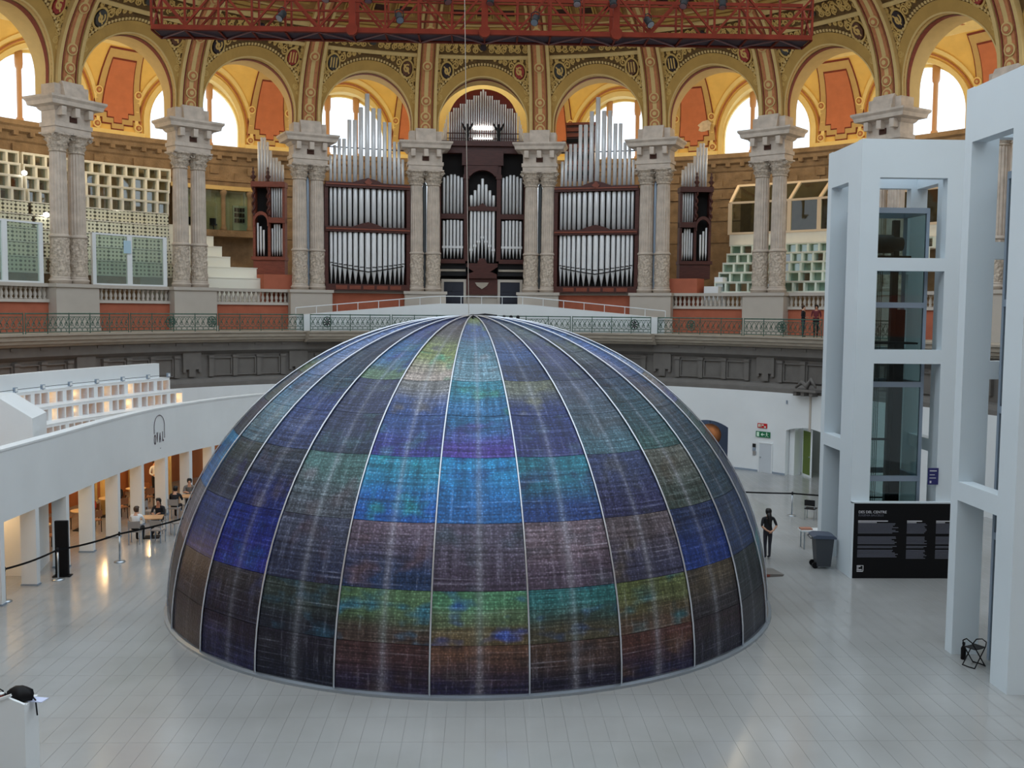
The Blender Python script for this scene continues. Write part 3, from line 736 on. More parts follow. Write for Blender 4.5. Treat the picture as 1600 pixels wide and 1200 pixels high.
secs = [(-5.2, -4.35, 'at the far left above the white restaurant'), (-4.33, -3.4, 'below the leftmost column pair'), (-3.38, -2.55, 'below the second frosted screen'), (-2.53, -1.72, 'left of the white ramp'), (-1.68, -.9, 'before the left half of the white ramp'), (-.88, 0, 'just left of the dome apex'), (0, .88, 'just right of the dome apex'), (.9, 1.68, 'before the right end of the white ramp'), (1.72, 2.55, 'right of the white ramp'), (2.57, 3.35, 'before the two people on the balcony'), (3.37, 4.3, 'behind the middle lift tower')]
for a, b_, l in secs: SECS.append((a, b_, iron_section(a, b_, 'green scrolled iron balcony railing, ' + l)))
# rosettes
for k, nm in ((-1.52, 'left'), (1.52, 'right'), (-3.0, 'far left'), (-2.6, 'middle left'), (2.05, 'middle right'), (2.95, 'far right')):
    ge = gedge(k) + .06
    t0 = next(q for a_, c_, q in SECS if a_ <= k <= c_)
    f = lambda u, v: P(k * BAY + u, ge, 7.55 + v)
    t = MB().tube([f(.27 * cos(a), .27 * sin(a)) for a in lin(0, 2 * PI, 25)[:-1]], .03, 5, True).build('rosette', m_iron, t0)
    for i in range(8):
        a = i * PI / 4
        MB().tube([f(.06 * cos(a), .06 * sin(a)), f(.15 * cos(a + .12), .15 * sin(a + .12)), f(.25 * cos(a), .25 * sin(a))], [.015, .04, .015], 5).build('petal', m_black if abs(k) < 1.7 else m_iron, t)
    MB().lathe([(.0, -.06), (.07, -.03), (.07, .03), (0, .06)], 8).build('boss', m_iron, t, loc=f(0, 0))

# ================================================================== WHITE RAMP on the balcony before the organ
rp = thing('access_ramp', 'white ramp with thin white handrail climbing to the organ doors', 'ramp')
def rz_(k):
    a = abs(k)
    return 8.62 if a < .42 else 8.62 - (a - .42) / (1.75 - .42) * .72
ks = [-1.78, -1.3, -.9, -.42, 0, .42, .9, 1.3, 1.78]
kk = lin(-1.78, 1.78, 37)
mb = MB(); vs = []
GRF, GRB = -3.3, -2.1
for k in kk:
    vs += [P(k * BAY, GRF, 7.06), P(k * BAY, GRF, rz_(k)), P(k * BAY, GRB, rz_(k)), P(k * BAY, GRB, 7.06)]
fs = [(4 * i + a, 4 * i + (a + 1) % 4, 4 * i + 4 + (a + 1) % 4, 4 * i + 4 + a) for i in range(len(kk) - 1) for a in range(4)] + [(0, 1, 2, 3), tuple(4 * (len(kk) - 1) + a for a in (3, 2, 1, 0))]
mb.add(vs, fs).build('ramp_body', m_white, rp)
mb = MB().tube([P(k * BAY, GRF + .1, rz_(k) + .42) for k in kk], .028, 6); mb.build('handrail', m_white, rp)
for i in range(0, 37, 2):
    k = kk[i]; MB().tube([P(k * BAY, GRF + .1, rz_(k)), P(k * BAY, GRF + .1, rz_(k) + .42)], .02, 5).build('post', m_white, rp)
MB().sweep([(-2.1, 8.3), (1.0, 8.3), (1.0, 8.6), (-2.1, 8.6)], KW(-.42, .42, 8), P).build('landing', m_white, rp)

# ================================================================== ORGAN
def pipe_mb(r, zf, zm, zt, n=10):           # foot cone from zf to mouth zm, body to zt
    return MB().lathe([(.02, zf), (r * .85, zm - .12), (r, zm), (r, zm + .02), (r, zt - .06), (r * .9, zt)], n)
def organ_side(k, label):
    (x, y), rz = frame(k * BAY, -.2)
    t = thing('organ_case', label, 'organ', (x, y, 0), rz, 'organ cases between the columns')
    W = 2.42
    MB().bb(-W - .06, W + .06, -.28, .6, 9.35, 9.72).build('plinth', m_wood, t)
    for i in range(5): MB().bb(-1.9 + i * .8, -1.25 + i * .8, -.31, -.27, 9.42, 9.64).build('plinth_panel', m_woodlit, t)
    for sg in (-1, 1): MB().bb(sg * W - .11, sg * W + .11, -.18, .5, 9.72, 15.45).build('stile', m_wood, t)
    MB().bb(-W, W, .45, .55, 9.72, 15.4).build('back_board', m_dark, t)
    def transom(z, th, rise, nm):
        pol = [(-W - .05, z), (W + .05, z), (W + .05, z + th), (.9, z + th), (.45, z + th + rise * .6), (0, z + th + rise), (-.45, z + th + rise * .6), (-.9, z + th), (-W - .05, z + th)]
        return MB().prism(pol, -.3, .1, lambda u, v, a: (u, a, v)).build(nm, m_wood, t)
    transom(12.75, .3, .28, 'transom'); a = transom(15.3, .3, .28, 'transom')
    MB().prism([(-.24, 15.62), (0, 15.4), (.24, 15.62), (0, 15.86)], -.36, -.28, lambda u, v, a: (u, a, v)).build('carved_crest', m_woodlit, a)
    for z in (12.86, 15.42): MB().bb(-W - .05, W + .05, -.36, -.28, z, z + .08).build('transom_moulding', m_woodlit, t)
    n = 15; xs = []; xx = -W + .2
    wid = [.20 + .13 * (1 - abs(i - 7) / 7) for i in range(n)]; sc = (2 * W - .36) / sum(wid); wid = [w * sc for w in wid]
    for w in wid: xs.append(xx + w / 2); xx += w
    xs = [v - (xs[0] + xs[-1]) / 2 for v in xs]
    tops = [17.1, 17.7, 18.1, 18.1, 19.2, 19.2, 19.95, 20.75, 19.95, 19.95, 19.2, 19.2, 18.1, 18.1, 17.1]
    for i, xp in enumerate(xs):
        r = wid[i] * .41; u = 1 - abs(i - 7) / 7; yb = -.12 - .12 * u + r
        zm = 10.75 - .38 * u
        pipe_mb(r, 9.74, zm, 12.74).build('lower_pipe', m_pipe, t, True, (xp, yb, 0))
        MB().bb(xp - r * .8, xp + r * .8, yb - r - .015, yb - r + .02, zm + .28 - .1 * (1 - u), zm + .33 - .1 * (1 - u)).build('pipe_mouth', m_dark, t)
        MB().lathe([(r * .95, 13.0), (r * .95, 15.22), (r * .6, 15.3)], 10).build('middle_pipe', m_pipe, t, True, (xp, yb + .05, 0))
        MB().lathe([(r * .9, 15.5), (r * .9, tops[i]), (r * .75, tops[i])], 10).build('upper_pipe', m_pipe, t, True, (xp, yb + .12, 0))
    bd = MB().tube([(xs[i], -.16 - .13 * (1 - abs(i - 7) / 7), 10.82 - .38 * (1 - abs(i - 7) / 7)) for i in range(n)], .03, 4); bd.build('mouth_rail', m_dark, t)
    MB().bb(-W + .2, W - .2, .28, .32, 17.62, 17.68).build('pipe_stay', m_dark, t)
    return t
organ_side(-1, 'left organ case of dark wood with three tiers of tin pipes')
organ_side(1, 'right organ case of dark wood with three tiers of tin pipes')

(x, y), rz = frame(0, 1.2)
oc = thing('organ_case', 'central organ case of almost black wood with domed pipe display on top', 'organ', (x, y, 0), rz, 'organ cases between the columns')
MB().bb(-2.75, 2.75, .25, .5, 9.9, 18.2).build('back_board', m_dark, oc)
for x0, x1 in ((-2.75, -2.5), (-1.12, -.86), (.86, 1.12), (2.5, 2.75)):
    MB().bb(x0, x1, -.35, .3, 11.25, 17.3).build('post', m_wood, oc)
    MB().bb(x0 - .05, x1 + .05, -.42, .3, 16.2, 16.45).build('post_capital', m_wood, oc)
MB().bb(-1.25, 1.25, -.5, .3, 17.0, 17.9).build('centre_entablature', m_wood, oc)
MB().bb(-2.8, 2.8, -.3, .4, 17.75, 18.15).build('entablature', m_wood, oc)
MB().bb(-2.6, 2.6, -.55, .5, 18.15, 18.45).build('gallery_deck', m_wood, oc)
for sg in (-1, 1):
    MB().bb(sg * 1.8 - .7, sg * 1.8 + .7, -.3, .2, 13.8, 14.1).build('side_transom', m_wood, oc)
    MB().bb(sg * 1.8 - .78, sg * 1.8 + .78, -.4, .3, 11.1, 11.35).build('side_sill', m_wood, oc)
    MB().bb(sg * 1.8 - .85, sg * 1.8 + .85, -.12, .3, 10.35, 11.1).build('side_base', m_blackm, oc)
    MB().bb(sg * 1.8 - .8, sg * 1.8 + .8, -.2, .2, 10.62, 10.75).build('pale_moulding', m_cornice, oc)
    for i in range(6):
        xp = sg * 1.8 + (i - 2.5) * .215; u = 1 - abs(i - 2.5) / 2.5
        pipe_mb(.085, 11.4, 12.0, 13.75 - .02 / (u + .3)).build('lower_pipe', m_pipe, oc, True, (xp, -.18, 0))
        MB().lathe([(.085, 14.12), (.085, 16.25 + .22 * u), (.06, 16.3 + .22 * u)], 10).build('upper_pipe', m_pipe, oc, True, (xp, -.18, 0))
        MB().bb(xp - .1, xp + .1, -.30, -.26, 12.02, 12.16).build('pipe_collar', m_pipe, oc)
    # door with pale frame
    d = MB().bb(sg * 1.72 - .6, sg * 1.72 + .6, -.25, -.15, 8.6, 9.98).build('door', m_navy, oc)
    for q in (-.28, .28):
        for zz in (8.75, 9.4): MB().bb(sg * 1.72 + q - .2, sg * 1.72 + q + .2, -.28, -.24, zz, zz + .48).build('door_panel', m_navy, d)
    f = MB().bb(sg * 1.72 - .76, sg * 1.72 - .6, -.3, -.1, 8.6, 10.14).bb(sg * 1.72 + .6, sg * 1.72 + .76, -.3, -.1, 8.6, 10.14).bb(sg * 1.72 - .6, sg * 1.72 + .6, -.3, -.1, 9.98, 10.14); f.build('door_frame', m_ped, oc)
tops = [15.2, 15.5, 15.85, 16.2, 15.85, 15.5, 15.2]
for i in range(7):
    xp = (i - 3) * .225; u = 1 - abs(i - 3) / 3
    pipe_mb(.09, 11.15, 11.85 + .75 * u, 14.28).build('lower_pipe', m_pipe, oc, True, (xp, -.3, 0))
    MB().bb(xp - .1, xp + .1, -.42, -.38, 11.86 + .75 * u, 12.0 + .75 * u).build('pipe_collar', m_pipe, oc)
    MB().lathe([(.09, 14.55), (.09, tops[i]), (.06, tops[i] + .03)], 10).build('upper_pipe', m_pipe, oc, True, (xp, -.3, 0))
MB().prism([(-.86, 14.28), (.86, 14.28), (.86, 14.52), (.25, 14.55), (0, 14.75), (-.25, 14.55), (-.86, 14.52)], -.5, .1, lambda u, v, a: (u, a, v)).build('centre_transom', m_wood, oc)
ap = [(-.86 + .0, 16.4)] + [(-.86 * cos(a), 16.0 + .72 * sin(a)) for a in lin(.5, PI - .5, 12)] + [(.86, 16.4), (.95, 17.05), (-.95, 17.05)]
MB().prism(ap, -.45, .1, lambda u, v, a: (u, a, v)).build('centre_arch', m_wood, oc)
MB().prism([(-.95, 11.1), (-.95, 10.9), (-.5, 10.6), (-.9, 10.45), (-.9, 10.2), (.9, 10.2), (.9, 10.45), (.5, 10.6), (.95, 10.9), (.95, 11.1), (.3, 11.1), (.18, 11.4), (-.18, 11.4), (-.3, 11.1)], -.6, .1, lambda u, v, a: (u, a, v)).build('carved_console', m_wood, oc)
MB().bb(-.95, .95, -.35, .2, 9.2, 10.2).build('console_panel', m_wood, oc)
MB().prism([(-.42, 9.95), (.42, 9.95), (.3, 9.75), (0, 9.55), (-.3, 9.75)], -.42, -.34, lambda u, v, a: (u, a, v)).build('carved_swag', m_cornice, oc)
MB().bb(-2.75, 2.75, -.1, .3, 8.6, 9.9).build('lower_wall', m_ped, oc)
MB().bb(-1.0, 1.0, -.16, -.08, 9.05, 9.2).build('lower_moulding', m_ped, oc)
# domed display: 31 pipes before a red wood board
m_redwood = mat('red_wood_board', (112, 36, 26), .5, var=.15, vs=3, stretch=(6, 1, 1))
bp = [(-2.05, 18.45), (2.05, 18.45), (2.05, 20.3)] + [(2.05 * cos(a), 20.0 + 1.75 * sin(a)) for a in lin(.35, PI - .35, 16)] + [(-2.05, 20.3)]
MB().prism(bp, .55, .7, lambda u, v, a: (u, a, v)).build('red_back_board', m_redwood, oc)
for i in range(31):
    xp = (i - 15) * .137; u = 1 - abs(i - 15) / 15
    zt = 20.3 + (round(u * 5) / 5) * 1.25 + (.12 if i == 15 else 0)
    MB().lathe([(.045, 18.45), (.045, zt), (.035, zt)], 8).build('display_pipe', m_pipe, oc, True, (xp, .35, 0))
for sg in (-1, 1):
    for i in range(5):
        MB().lathe([(.03, 18.45), (.03, 20.1 - i * .25)], 6).build('side_pipe', m_pipe, oc, True, (sg * (2.2 + i * .07), .35, 0))
MB().bb(-2.2, 2.2, .28, .32, 19.0, 19.06).bb(-2.2, 2.2, .28, .32, 18.7, 18.74).build('stay_rail', m_wood, oc)
for z in (19.42, 19.28, 18.72):
    for i in range(10):
        MB().lathe([(.0, -.05), (.04, -.03), (.04, .03), (0, .05)], 6).build('display_lamp', m_lampw, oc, loc=((i - 4.5) * .137 * .9, .24, z))
for sg, nm in ((-1, 'left'), (1, 'right')):
    fg = thing('angel_statue', 'small dark winged statue on the central organ deck, %s one' % nm, 'statue', (x + sg * .95 * cos(rz), y + sg * .95 * sin(rz) - .2, 18.46), rz)
    MB().lathe([(.12, 0), (.12, .1), (.08, .15), (.13, .4), (.1, .6), (.12, .75), (.05, .82), (.08, .9), (.08, 1.0), (.02, 1.06)], 9).build('figure', m_blackm, fg, True)
    for s2 in (-1, 1): MB().tube([(s2 * .05, .05, .65), (s2 * .2, .08, .85), (s2 * .34, .05, 1.15)], [.07, .08, .02], 5).build('wing', m_blackm, fg, True)

def organ_wing(k, g, turn, label, sg):
    (x, y), rz = frame(k * BAY, g)
    t = thing('organ_wing', label, 'organ', (x, y, 0), rz + turn)
    mm = m_woodlit if sg < 0 else m_wood  # left wing takes the wood whose colour carries the light
    MB().bb(-.85, .95, -.5, .5, 10.2, 11.05).build('base_bracket', mm, t)
    MB().bb(-.95, 1.0, -.6, .5, 11.05, 11.25).build('sill', mm, t)
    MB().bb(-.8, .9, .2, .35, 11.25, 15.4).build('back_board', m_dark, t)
    for xq in (-.8, .05, .9):
        MB().bb(xq - .07, xq + .07, -.45, .3, 11.25, 15.3).build('stile', mm, t)
    MB().bb(.0, .97, -.55, .3, 13.2, 13.5).build('transom', mm, t)
    MB().bb(-.95, 1.0, -.6, .4, 15.25, 15.55).build('cornice', mm, t)
    MB().prism([(-.82, 13.0)] + [(-.38 - .44 * cos(a), 13.3 + .55 * sin(a)) for a in lin(0, PI, 10)] + [(.06, 13.0), (-.02, 13.0)] + [(-.38 + .36 * cos(a), 13.2 + .45 * sin(a)) for a in lin(0, PI, 10)] + [(-.76, 13.0)], -.6, -.3, lambda u, v, a: (u, a, v)).build('arched_hood', mm, t)
    for xq in (-.82, .02):
        tw = []
        for i in range(22):
            z = 13.6 + i * .078; tw.append((xq + .05 * cos(i * 1.1), -.5 + .05 * sin(i * 1.1), z))
        MB().tube(tw, .07, 6).build('twisted_column', m_wood, t, True)
        MB().lathe([(.12, 15.55), (.05, 15.65), (.16, 15.8), (.16, 15.86), (.05, 15.95), (.1, 16.08), (.03, 16.2), (.06, 16.3), (.0, 16.42)], 10, (xq, -.5, 0)).build('finial', m_wood, t, True)
    for i in range(5):
        xp = .2 + i * .14
        pipe_mb(.055, 11.3, 11.7, 12.9 + .25 * (i in (1, 2, 3))).build('lower_pipe', m_pipe, t, True, (xp, -.2, 0))
        MB().lathe([(.055, 13.5), (.055, 15.2), (.04, 15.22)], 8).build('upper_pipe', m_pipe, t, True, (xp, -.2, 0))
    for i in range(3):
        pipe_mb(.06, 11.3, 11.75, 13.2 - .2 * i).build('arch_pipe', m_pipe, t, True, (-.62 + i * .17, -.3, 0))
    hs = [17.9, 18.15, 18.15, 17.9, 17.4, 17.0, 17.0, 16.8, 16.6]
    for i, h in enumerate(hs):
        MB().lathe([(.075, 15.5), (.075, h), (.055, h)], 8).build('top_pipe', m_pipe, t, True, (-.6 + i * .17, .1, 0))
    if sg > 0: t.scale = (-1, 1, 1)
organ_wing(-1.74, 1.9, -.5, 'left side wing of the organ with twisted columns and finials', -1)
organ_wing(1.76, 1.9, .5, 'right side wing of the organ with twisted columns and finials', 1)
for sg, nm in ((-1, 'left'), (1, 'right')):
    tag(MB().sweep([(.4, 8.6), (1.6, 8.6), (1.6, 10.2), (.4, 10.2)], KW(sg * 1.62, sg * 1.86, 3), P).build('plaster_plinth', m_red, None), 'terracotta plinth below the %s side wing of the organ' % nm, 'plinth')

# ================================================================== SEATING TIERS IN THE GALLERY
m_seat = mat('seating_white', (232, 230, 218), .55, var=.03)
m_seatg = mat('seating_cream', (238, 236, 222), .55)
def dotted(name, rgb, dot):
    m = bpy.data.materials.new(name); m.use_nodes = True; nt = m.node_tree; b = nt.nodes['Principled BSDF']
    tc = nt.nodes.new('ShaderNodeTexCoord'); mp = nt.nodes.new('ShaderNodeMapping'); mp.inputs['Scale'].default_value = (5, 0, 5)
    nt.links.new(tc.outputs['Object'], mp.inputs[0])
    fr_ = nt.nodes.new('ShaderNodeVectorMath'); fr_.operation = 'FRACTION'; nt.links.new(mp.outputs[0], fr_.inputs[0])
    sb = nt.nodes.new('ShaderNodeVectorMath'); sb.operation = 'DISTANCE'; sb.inputs[1].default_value = (.5, 0, .5); nt.links.new(fr_.outputs[0], sb.inputs[0])
    lt = nt.nodes.new('ShaderNodeMath'); lt.operation = 'LESS_THAN'; lt.inputs[1].default_value = .27; nt.links.new(sb.outputs['Value'], lt.inputs[0])
    mx = nt.nodes.new('ShaderNodeMix'); mx.data_type = 'RGBA'; mx.inputs[6].default_value = (*srgb(*rgb), 1); mx.inputs[7].default_value = (*srgb(*dot), 1)
    nt.links.new(lt.outputs[0], mx.inputs[0]); nt.links.new(mx.outputs[2], b.inputs['Base Color']); b.inputs['Roughness'].default_value = .6
    return m
m_dots = dotted('perforated_panel', (226, 226, 204), (84, 84, 70))
CW, CH = .66, .70
def cube_frame(w, h, d, t, m):
    return MB().bb(-w / 2, w / 2, 0, d, 0, t).bb(-w / 2, w / 2, 0, d, h - t, h).bb(-w / 2, -w / 2 + t, 0, d, t, h - t).bb(w / 2 - t, w / 2, 0, d, t, h - t).mesh('cube_frame', m)
cube_me = cube_frame(CW, CH, .5, .06, m_seat)
pane_me = MB().bb(-CW / 2 + .06, CW / 2 - .06, .3, .32, .06, CH - .06).mesh('pane', m_glass)
m_cellback = mat('cell_brown', (150, 118, 82), .8, var=.3, vs=1.5)
back_me = MB().bb(-CW / 2 + .06, CW / 2 - .06, .44, .48, .06, CH - .06).mesh('cell_back', m_cellback)
pan_me = MB().bb(-CW / 2 + .015, CW / 2 - .015, .02, .1, .03, CH - .02).mesh('perforated_panel', m_dots)
random.seed(11)
def stand(name, label, ka, kb, rows):
    t = thing(name, label, 'seating')
    for i, (g, z0, kind, ke0, ke1) in enumerate(rows):
        MB().sweep([(g + .05, z0 - .04), (g + .95, z0 - .04), (g + .95, z0 + .02), (g, z0 + .02), (g, z0 - .04)], KW(ke0, ke1, 8), P).build('tier_deck', m_seat, t)
        MB().sweep([(g - .03, z0 + CH), (g + .95, z0 + CH), (g + .95, z0 + CH + .05), (g - .03, z0 + CH + .05)], KW(ke0, ke1, 8), P).build('tier_top', m_seat, t)
        L = (ke1 - ke0) * BAY * (1 + g / 23.2); n = max(1, int(L / CW))
        for q in range(n):
            s = (ke0 + (ke1 - ke0) * (q + .5) / n) * BAY
            (x, y), rz = frame(s, g)
            if kind == 'open':
                o = place(cube_me, 'cube', t, (x, y, z0), rz); o.scale = (L / n / CW, 1, 1)
                p = place(pane_me, 'pane', o)
                if random.random() < .8: place(back_me, 'cell_back', o)
            else:
                o = place(pan_me, 'perforated_panel', t, (x, y, z0), rz); o.scale = (L / n / CW, 1, 1)
def rr(ka, kb):
    out = []
    for i in range(9):
        g = .95 + .82 * i
        out.append((g, 9.9 + .74 * i, 'dots' if i < 5 else 'open', ka + (.0 if ka < -4 else 0) * i, kb))
    return out
rows3 = []; rows4 = []
for i in range(9):
    g = .95 + .82 * i; u = g / 7.5; ksp = -3.62 + u * .42
    rows3.append((g, 9.9 + .74 * i, 'dots' if i < 5 else 'open', ksp + .02, -2.62 + u * .40))
    rows4.append((g, 9.9 + .74 * i, 'dots' if i < 5 else 'open', -4.25 + u * .45, ksp))
stand('seating_stand', 'white cube seating stand behind the second frosted screen, right of the leftmost columns', 0, 0, rows3)
stand('seating_stand', 'white cube seating stand at the far left, left of the leftmost columns', 0, 0, rows4)
rowsr = []
for i in range(5): rowsr.append((1.3 + .75 * i, 9.42 + .58 * i, 'open', 1.96 - .005 * i + .02 * 0, 3.45))
CH_old = CH
m_seatgl = m_seat
cube_me2 = cube_frame(CW, .56, .5, .055, mat('seating_pale_green', (222, 232, 218), .5))
back_me = MB().bb(-CW / 2 + .06, CW / 2 - .06, .44, .48, .06, .5).mesh('cell_back', mat('cell_pale_green', (196, 210, 188), .6, var=.1))
cube_me = cube_me2; CH = .56; pane_me = MB().bb(-CW / 2 + .06, CW / 2 - .06, .3, .32, .06, .5).mesh('pane', m_glass)
stand('seating_stand', 'pale green cube seating stand in the right gallery below the glazed room', 0, 0, rowsr)
# white lamps hung in the left stand
for i, (k, g, z) in enumerate(((-3.35, 3.2, 12.9), (-2.75, 4.6, 13.4), (-3.3, 5.6, 15.2), (-2.62, 4.2, 12.3))):
    x, y, _ = P(k * BAY, g, 0)
    tag(MB().lathe([(.0, -.14), (.12, -.08), (.15, 0), (.12, .08), (0, .14)], 10).build('globe_lamp', m_lampw, None, True, (x, y, z)), 'small white globe lamp in the left cube seating, %s' % ('lower left one', 'middle one', 'highest one', 'rightmost low one')[i], 'lamp')
# white solid steps before the office window
st = thing('white_steps', 'broad cream white stepped seating right of the frosted screens', 'steps')
ends = [-1.73, -1.80, -2.02, -2.045, -2.07, -2.09]
for i in range(6):
    g = 1.0 + .8 * i; zb = 8.6; zt = 9.35 + .62 * (i + 1)
    MB().sweep([(g, zb), (g + .8, zb), (g + .8, zt), (g, zt)], KW(-2.52, ends[i] if i < 2 else ends[i] + .0, 7), P).build('step', m_seatg, st)
    MB().sweep([(g - .03, zt - .05), (g + .1, zt - .05), (g + .1, zt), (g - .03, zt)], KW(-2.52, ends[i], 7), P).build('step_nosing', m_seat, st)
st = thing('white_steps', 'short grey white steps left of the pale green seating stand', 'steps')
for i in range(2):
    g = .8 + .7 * i; MB().sweep([(g, 8.6), (g + .7, 8.6), (g + .7, 9.75 + .55 * i), (g, 9.75 + .55 * i)], KW(1.9 + .05 * i, 2.02, 3), P).build('step', m_white, st)
# frosted glass screens standing on the balustrade
def screen(k0, k1, label, zt):
    t = thing('glass_screen', label, 'screen')
    m_fr = m_steelblue
    for ka, kb in ((k0, k0 + .03), ((k0 + k1) / 2 - .02, (k0 + k1) / 2 + .02), (k1 - .03, k1)):
        MB().sweep([(.16, 9.35), (.3, 9.35), (.3, zt), (.16, zt)], KW(ka, kb, 2), P).build('upright', m_white, t)
    for z in (9.35, zt - .08):
        MB().sweep([(.17, z), (.29, z), (.29, z + .09), (.17, z + .09)], KW(k0, k1, 5), P).build('frame_rail', m_white, t)
    km = (k0 + k1) / 2
    for ka, kb in ((k0 + .03, km - .02), (km + .02, k1 - .03)):
        MB().grid(lambda s, z: P(s, .23, z), KW(ka, kb, 4), [9.44, zt - .08]).build('pane', m_frost, t)
screen(-3.29, -2.68, 'framed frosted glass screen right of the leftmost columns, two panes', 11.95)
screen(-4.3, -3.69, 'framed frosted glass screen at the far left edge, two panes', 12.2)
tag(MB().sweep([(.10, 11.0), (.11, 11.0), (.11, 11.65), (.10, 11.65)], KW(-3.04, -2.98, 2), P).build('paper_notice', mat('pale_blue_paper', (176, 206, 222), .7), None), 'pale blue sheet stuck on the second frosted screen', 'notice')
# office window in the stone wall, left gallery; glazed room in the right gallery
ow = struct('window_20')
m_office = mat('office_wall', (196, 186, 140), .7, var=.1)
MB().sweep([(8.6, 13.2), (8.9, 13.2), (8.9, 15.9), (8.6, 15.9)], KW(-2.15, -1.66, 4), P).build('office_back', m_office, ow)
for k in (-2.15, -1.98, -1.84, -1.66):
    px, py, _ = P(k * BAY, 8.2, 0)
    MB().lathe([(.2, 13.1), (.2, 13.3), (.14, 13.4), (.14, 15.3), (.22, 15.45), (.22, 15.7)], 10).build('window_post', m_stonewall, ow, True, (px, py, 0))
MB().sweep([(8.0, 12.75), (9, 12.75), (9, 13.15), (8.0, 13.15)], KW(-2.2, -1.6, 4), P).build('sill', m_stonewall, ow)
MB().sweep([(8.0, 15.65), (9, 15.65), (9, 15.9), (8.0, 15.9)], KW(-2.2, -1.6, 4), P).build('lintel', m_cream, ow)
MB().sweep([(8.28, 13.15), (8.3, 13.15), (8.3, 15.65), (8.28, 15.65)], KW(-2.15, -1.66, 4), P).build('pane', m_glass, ow)
(x, y), rz = frame(-1.72 * BAY, 8.42)
sh = thing('file_shelf', 'shelf of dark binders seen in the left gallery window', 'shelf', (x, y, 13.2), rz)
MB().bb(-.45, .45, 0, .15, 0, 1.55).build('carcass', mat('shelf_green', (176, 186, 160), .7), sh)
for r in range(3):
    for q in range(4): MB().bb(-.36 + q * .17, -.24 + q * .17, -.08, .02, .5 + r * .34, .74 + r * .34).build('binder', m_blackm, sh)
for i, k in enumerate((-2.05, -1.9)):
    (x, y), rz = frame(k * BAY, 8.45)
    d = thing('office_chair', 'black office chair in the left gallery window, %s one' % ('left', 'right')[i], 'chair', (x, y, 13.15), rz)
    MB().bb(-.22, .22, -.08, .12, .3, .38).build('seat', m_blackm, d); MB().bb(-.2, .2, .1, .16, .38, .75).build('backrest', m_blackm, d); MB().lathe([(.2, 0), (.03, .06), (.03, .3)], 8).build('leg', m_blackm, d)
gr = struct('window_21')
m_roomdark = mat('room_dark', (92, 74, 52), .8, var=.2)
MB().sweep([(7.6, 12.3), (7.8, 12.3), (7.8, 16.2), (7.6, 16.2)], KW(1.88, 3.5, 12), P).build('room_back', m_roomdark, gr)
MB().sweep([(5.05, 12.3), (5.2, 12.3), (5.2, 13.05), (5.05, 13.05)], KW(1.9, 3.5, 12), P).build('spandrel_panel', m_seat, gr)
m_frame = mat('window_frame_cream', (224, 204, 176), .6)
for i, k in enumerate([1.9, 2.12, 2.34, 2.56, 2.78, 3.0, 3.22, 3.44]):
    MB().sweep([(5.02, 13.0), (5.16, 13.0), (5.16, 14.9), (5.02, 14.9)], KW(k - .014, k + .014, 2), P).build('mullion', m_frame, gr)
    a, b2 = P(k * BAY, 5.09, 14.9), P(k * BAY, 6.6, 16.1); MB().bar(a, b2, .16).build('roof_bar', m_frame, gr)
for z, g in ((13.0, 5.02), (14.85, 5.02), (16.05, 6.5)):
    MB().sweep([(g, z), (g + .14, z), (g + .14, z + .13), (g, z + .13)], KW(1.9, 3.46, 10), P).build('transom', m_frame, gr)
for i in range(7):
    k0 = 1.9 + i * .22
    MB().grid(lambda s, z: P(s, 5.09, z), KW(k0 + .014, k0 + .206, 3), [13.1, 14.85]).build('pane', m_glassdk, gr)
    MB().grid(lambda s, v: P(s, 5.12 + 1.4 * v, 14.95 + 1.1 * v), KW(k0 + .014, k0 + .206, 3), [0, 1]).build('roof_pane', m_glassdk, gr)

# dark shuttered swell box behind the right organ case, and bare plaster on a pier
(x, y), rz = frame(.78 * BAY, 3.2)
sb = thing('swell_box', 'dark red shuttered organ box seen behind the right organ pipes', 'organ', (x, y, 0), rz)
MB().bb(-.9, .9, .05, 1.2, 16.5, 19.8).build('case', m_wood, sb)
for i in range(9): MB().bb(-.85, .85, -.06, .1, 16.7 + i * .34, 16.92 + i * .34).build('shutter', m_woodlit if i % 3 else m_black, sb)
MB().bb(-.95, .95, -.1, 1.2, 19.8, 19.95).build('top_board', m_woodlit, sb)
random.seed(21)
pp = [(.45 * (1 + random.uniform(-.3, .25)) * cos(a), .38 * (1 + random.uniform(-.3, .3)) * sin(a)) for a in lin(0, 2 * PI, 16)[:-1]]
MB().prism([(1.58 * BAY + u / SCB, 20.35 + v) for u, v in pp], .17, .2, lambda u, v, a: P(u, GB - db(v) - a, v)).build('bare_plaster', mat('bare_plaster', (226, 210, 186), .9, var=.2, vs=4), gallery)
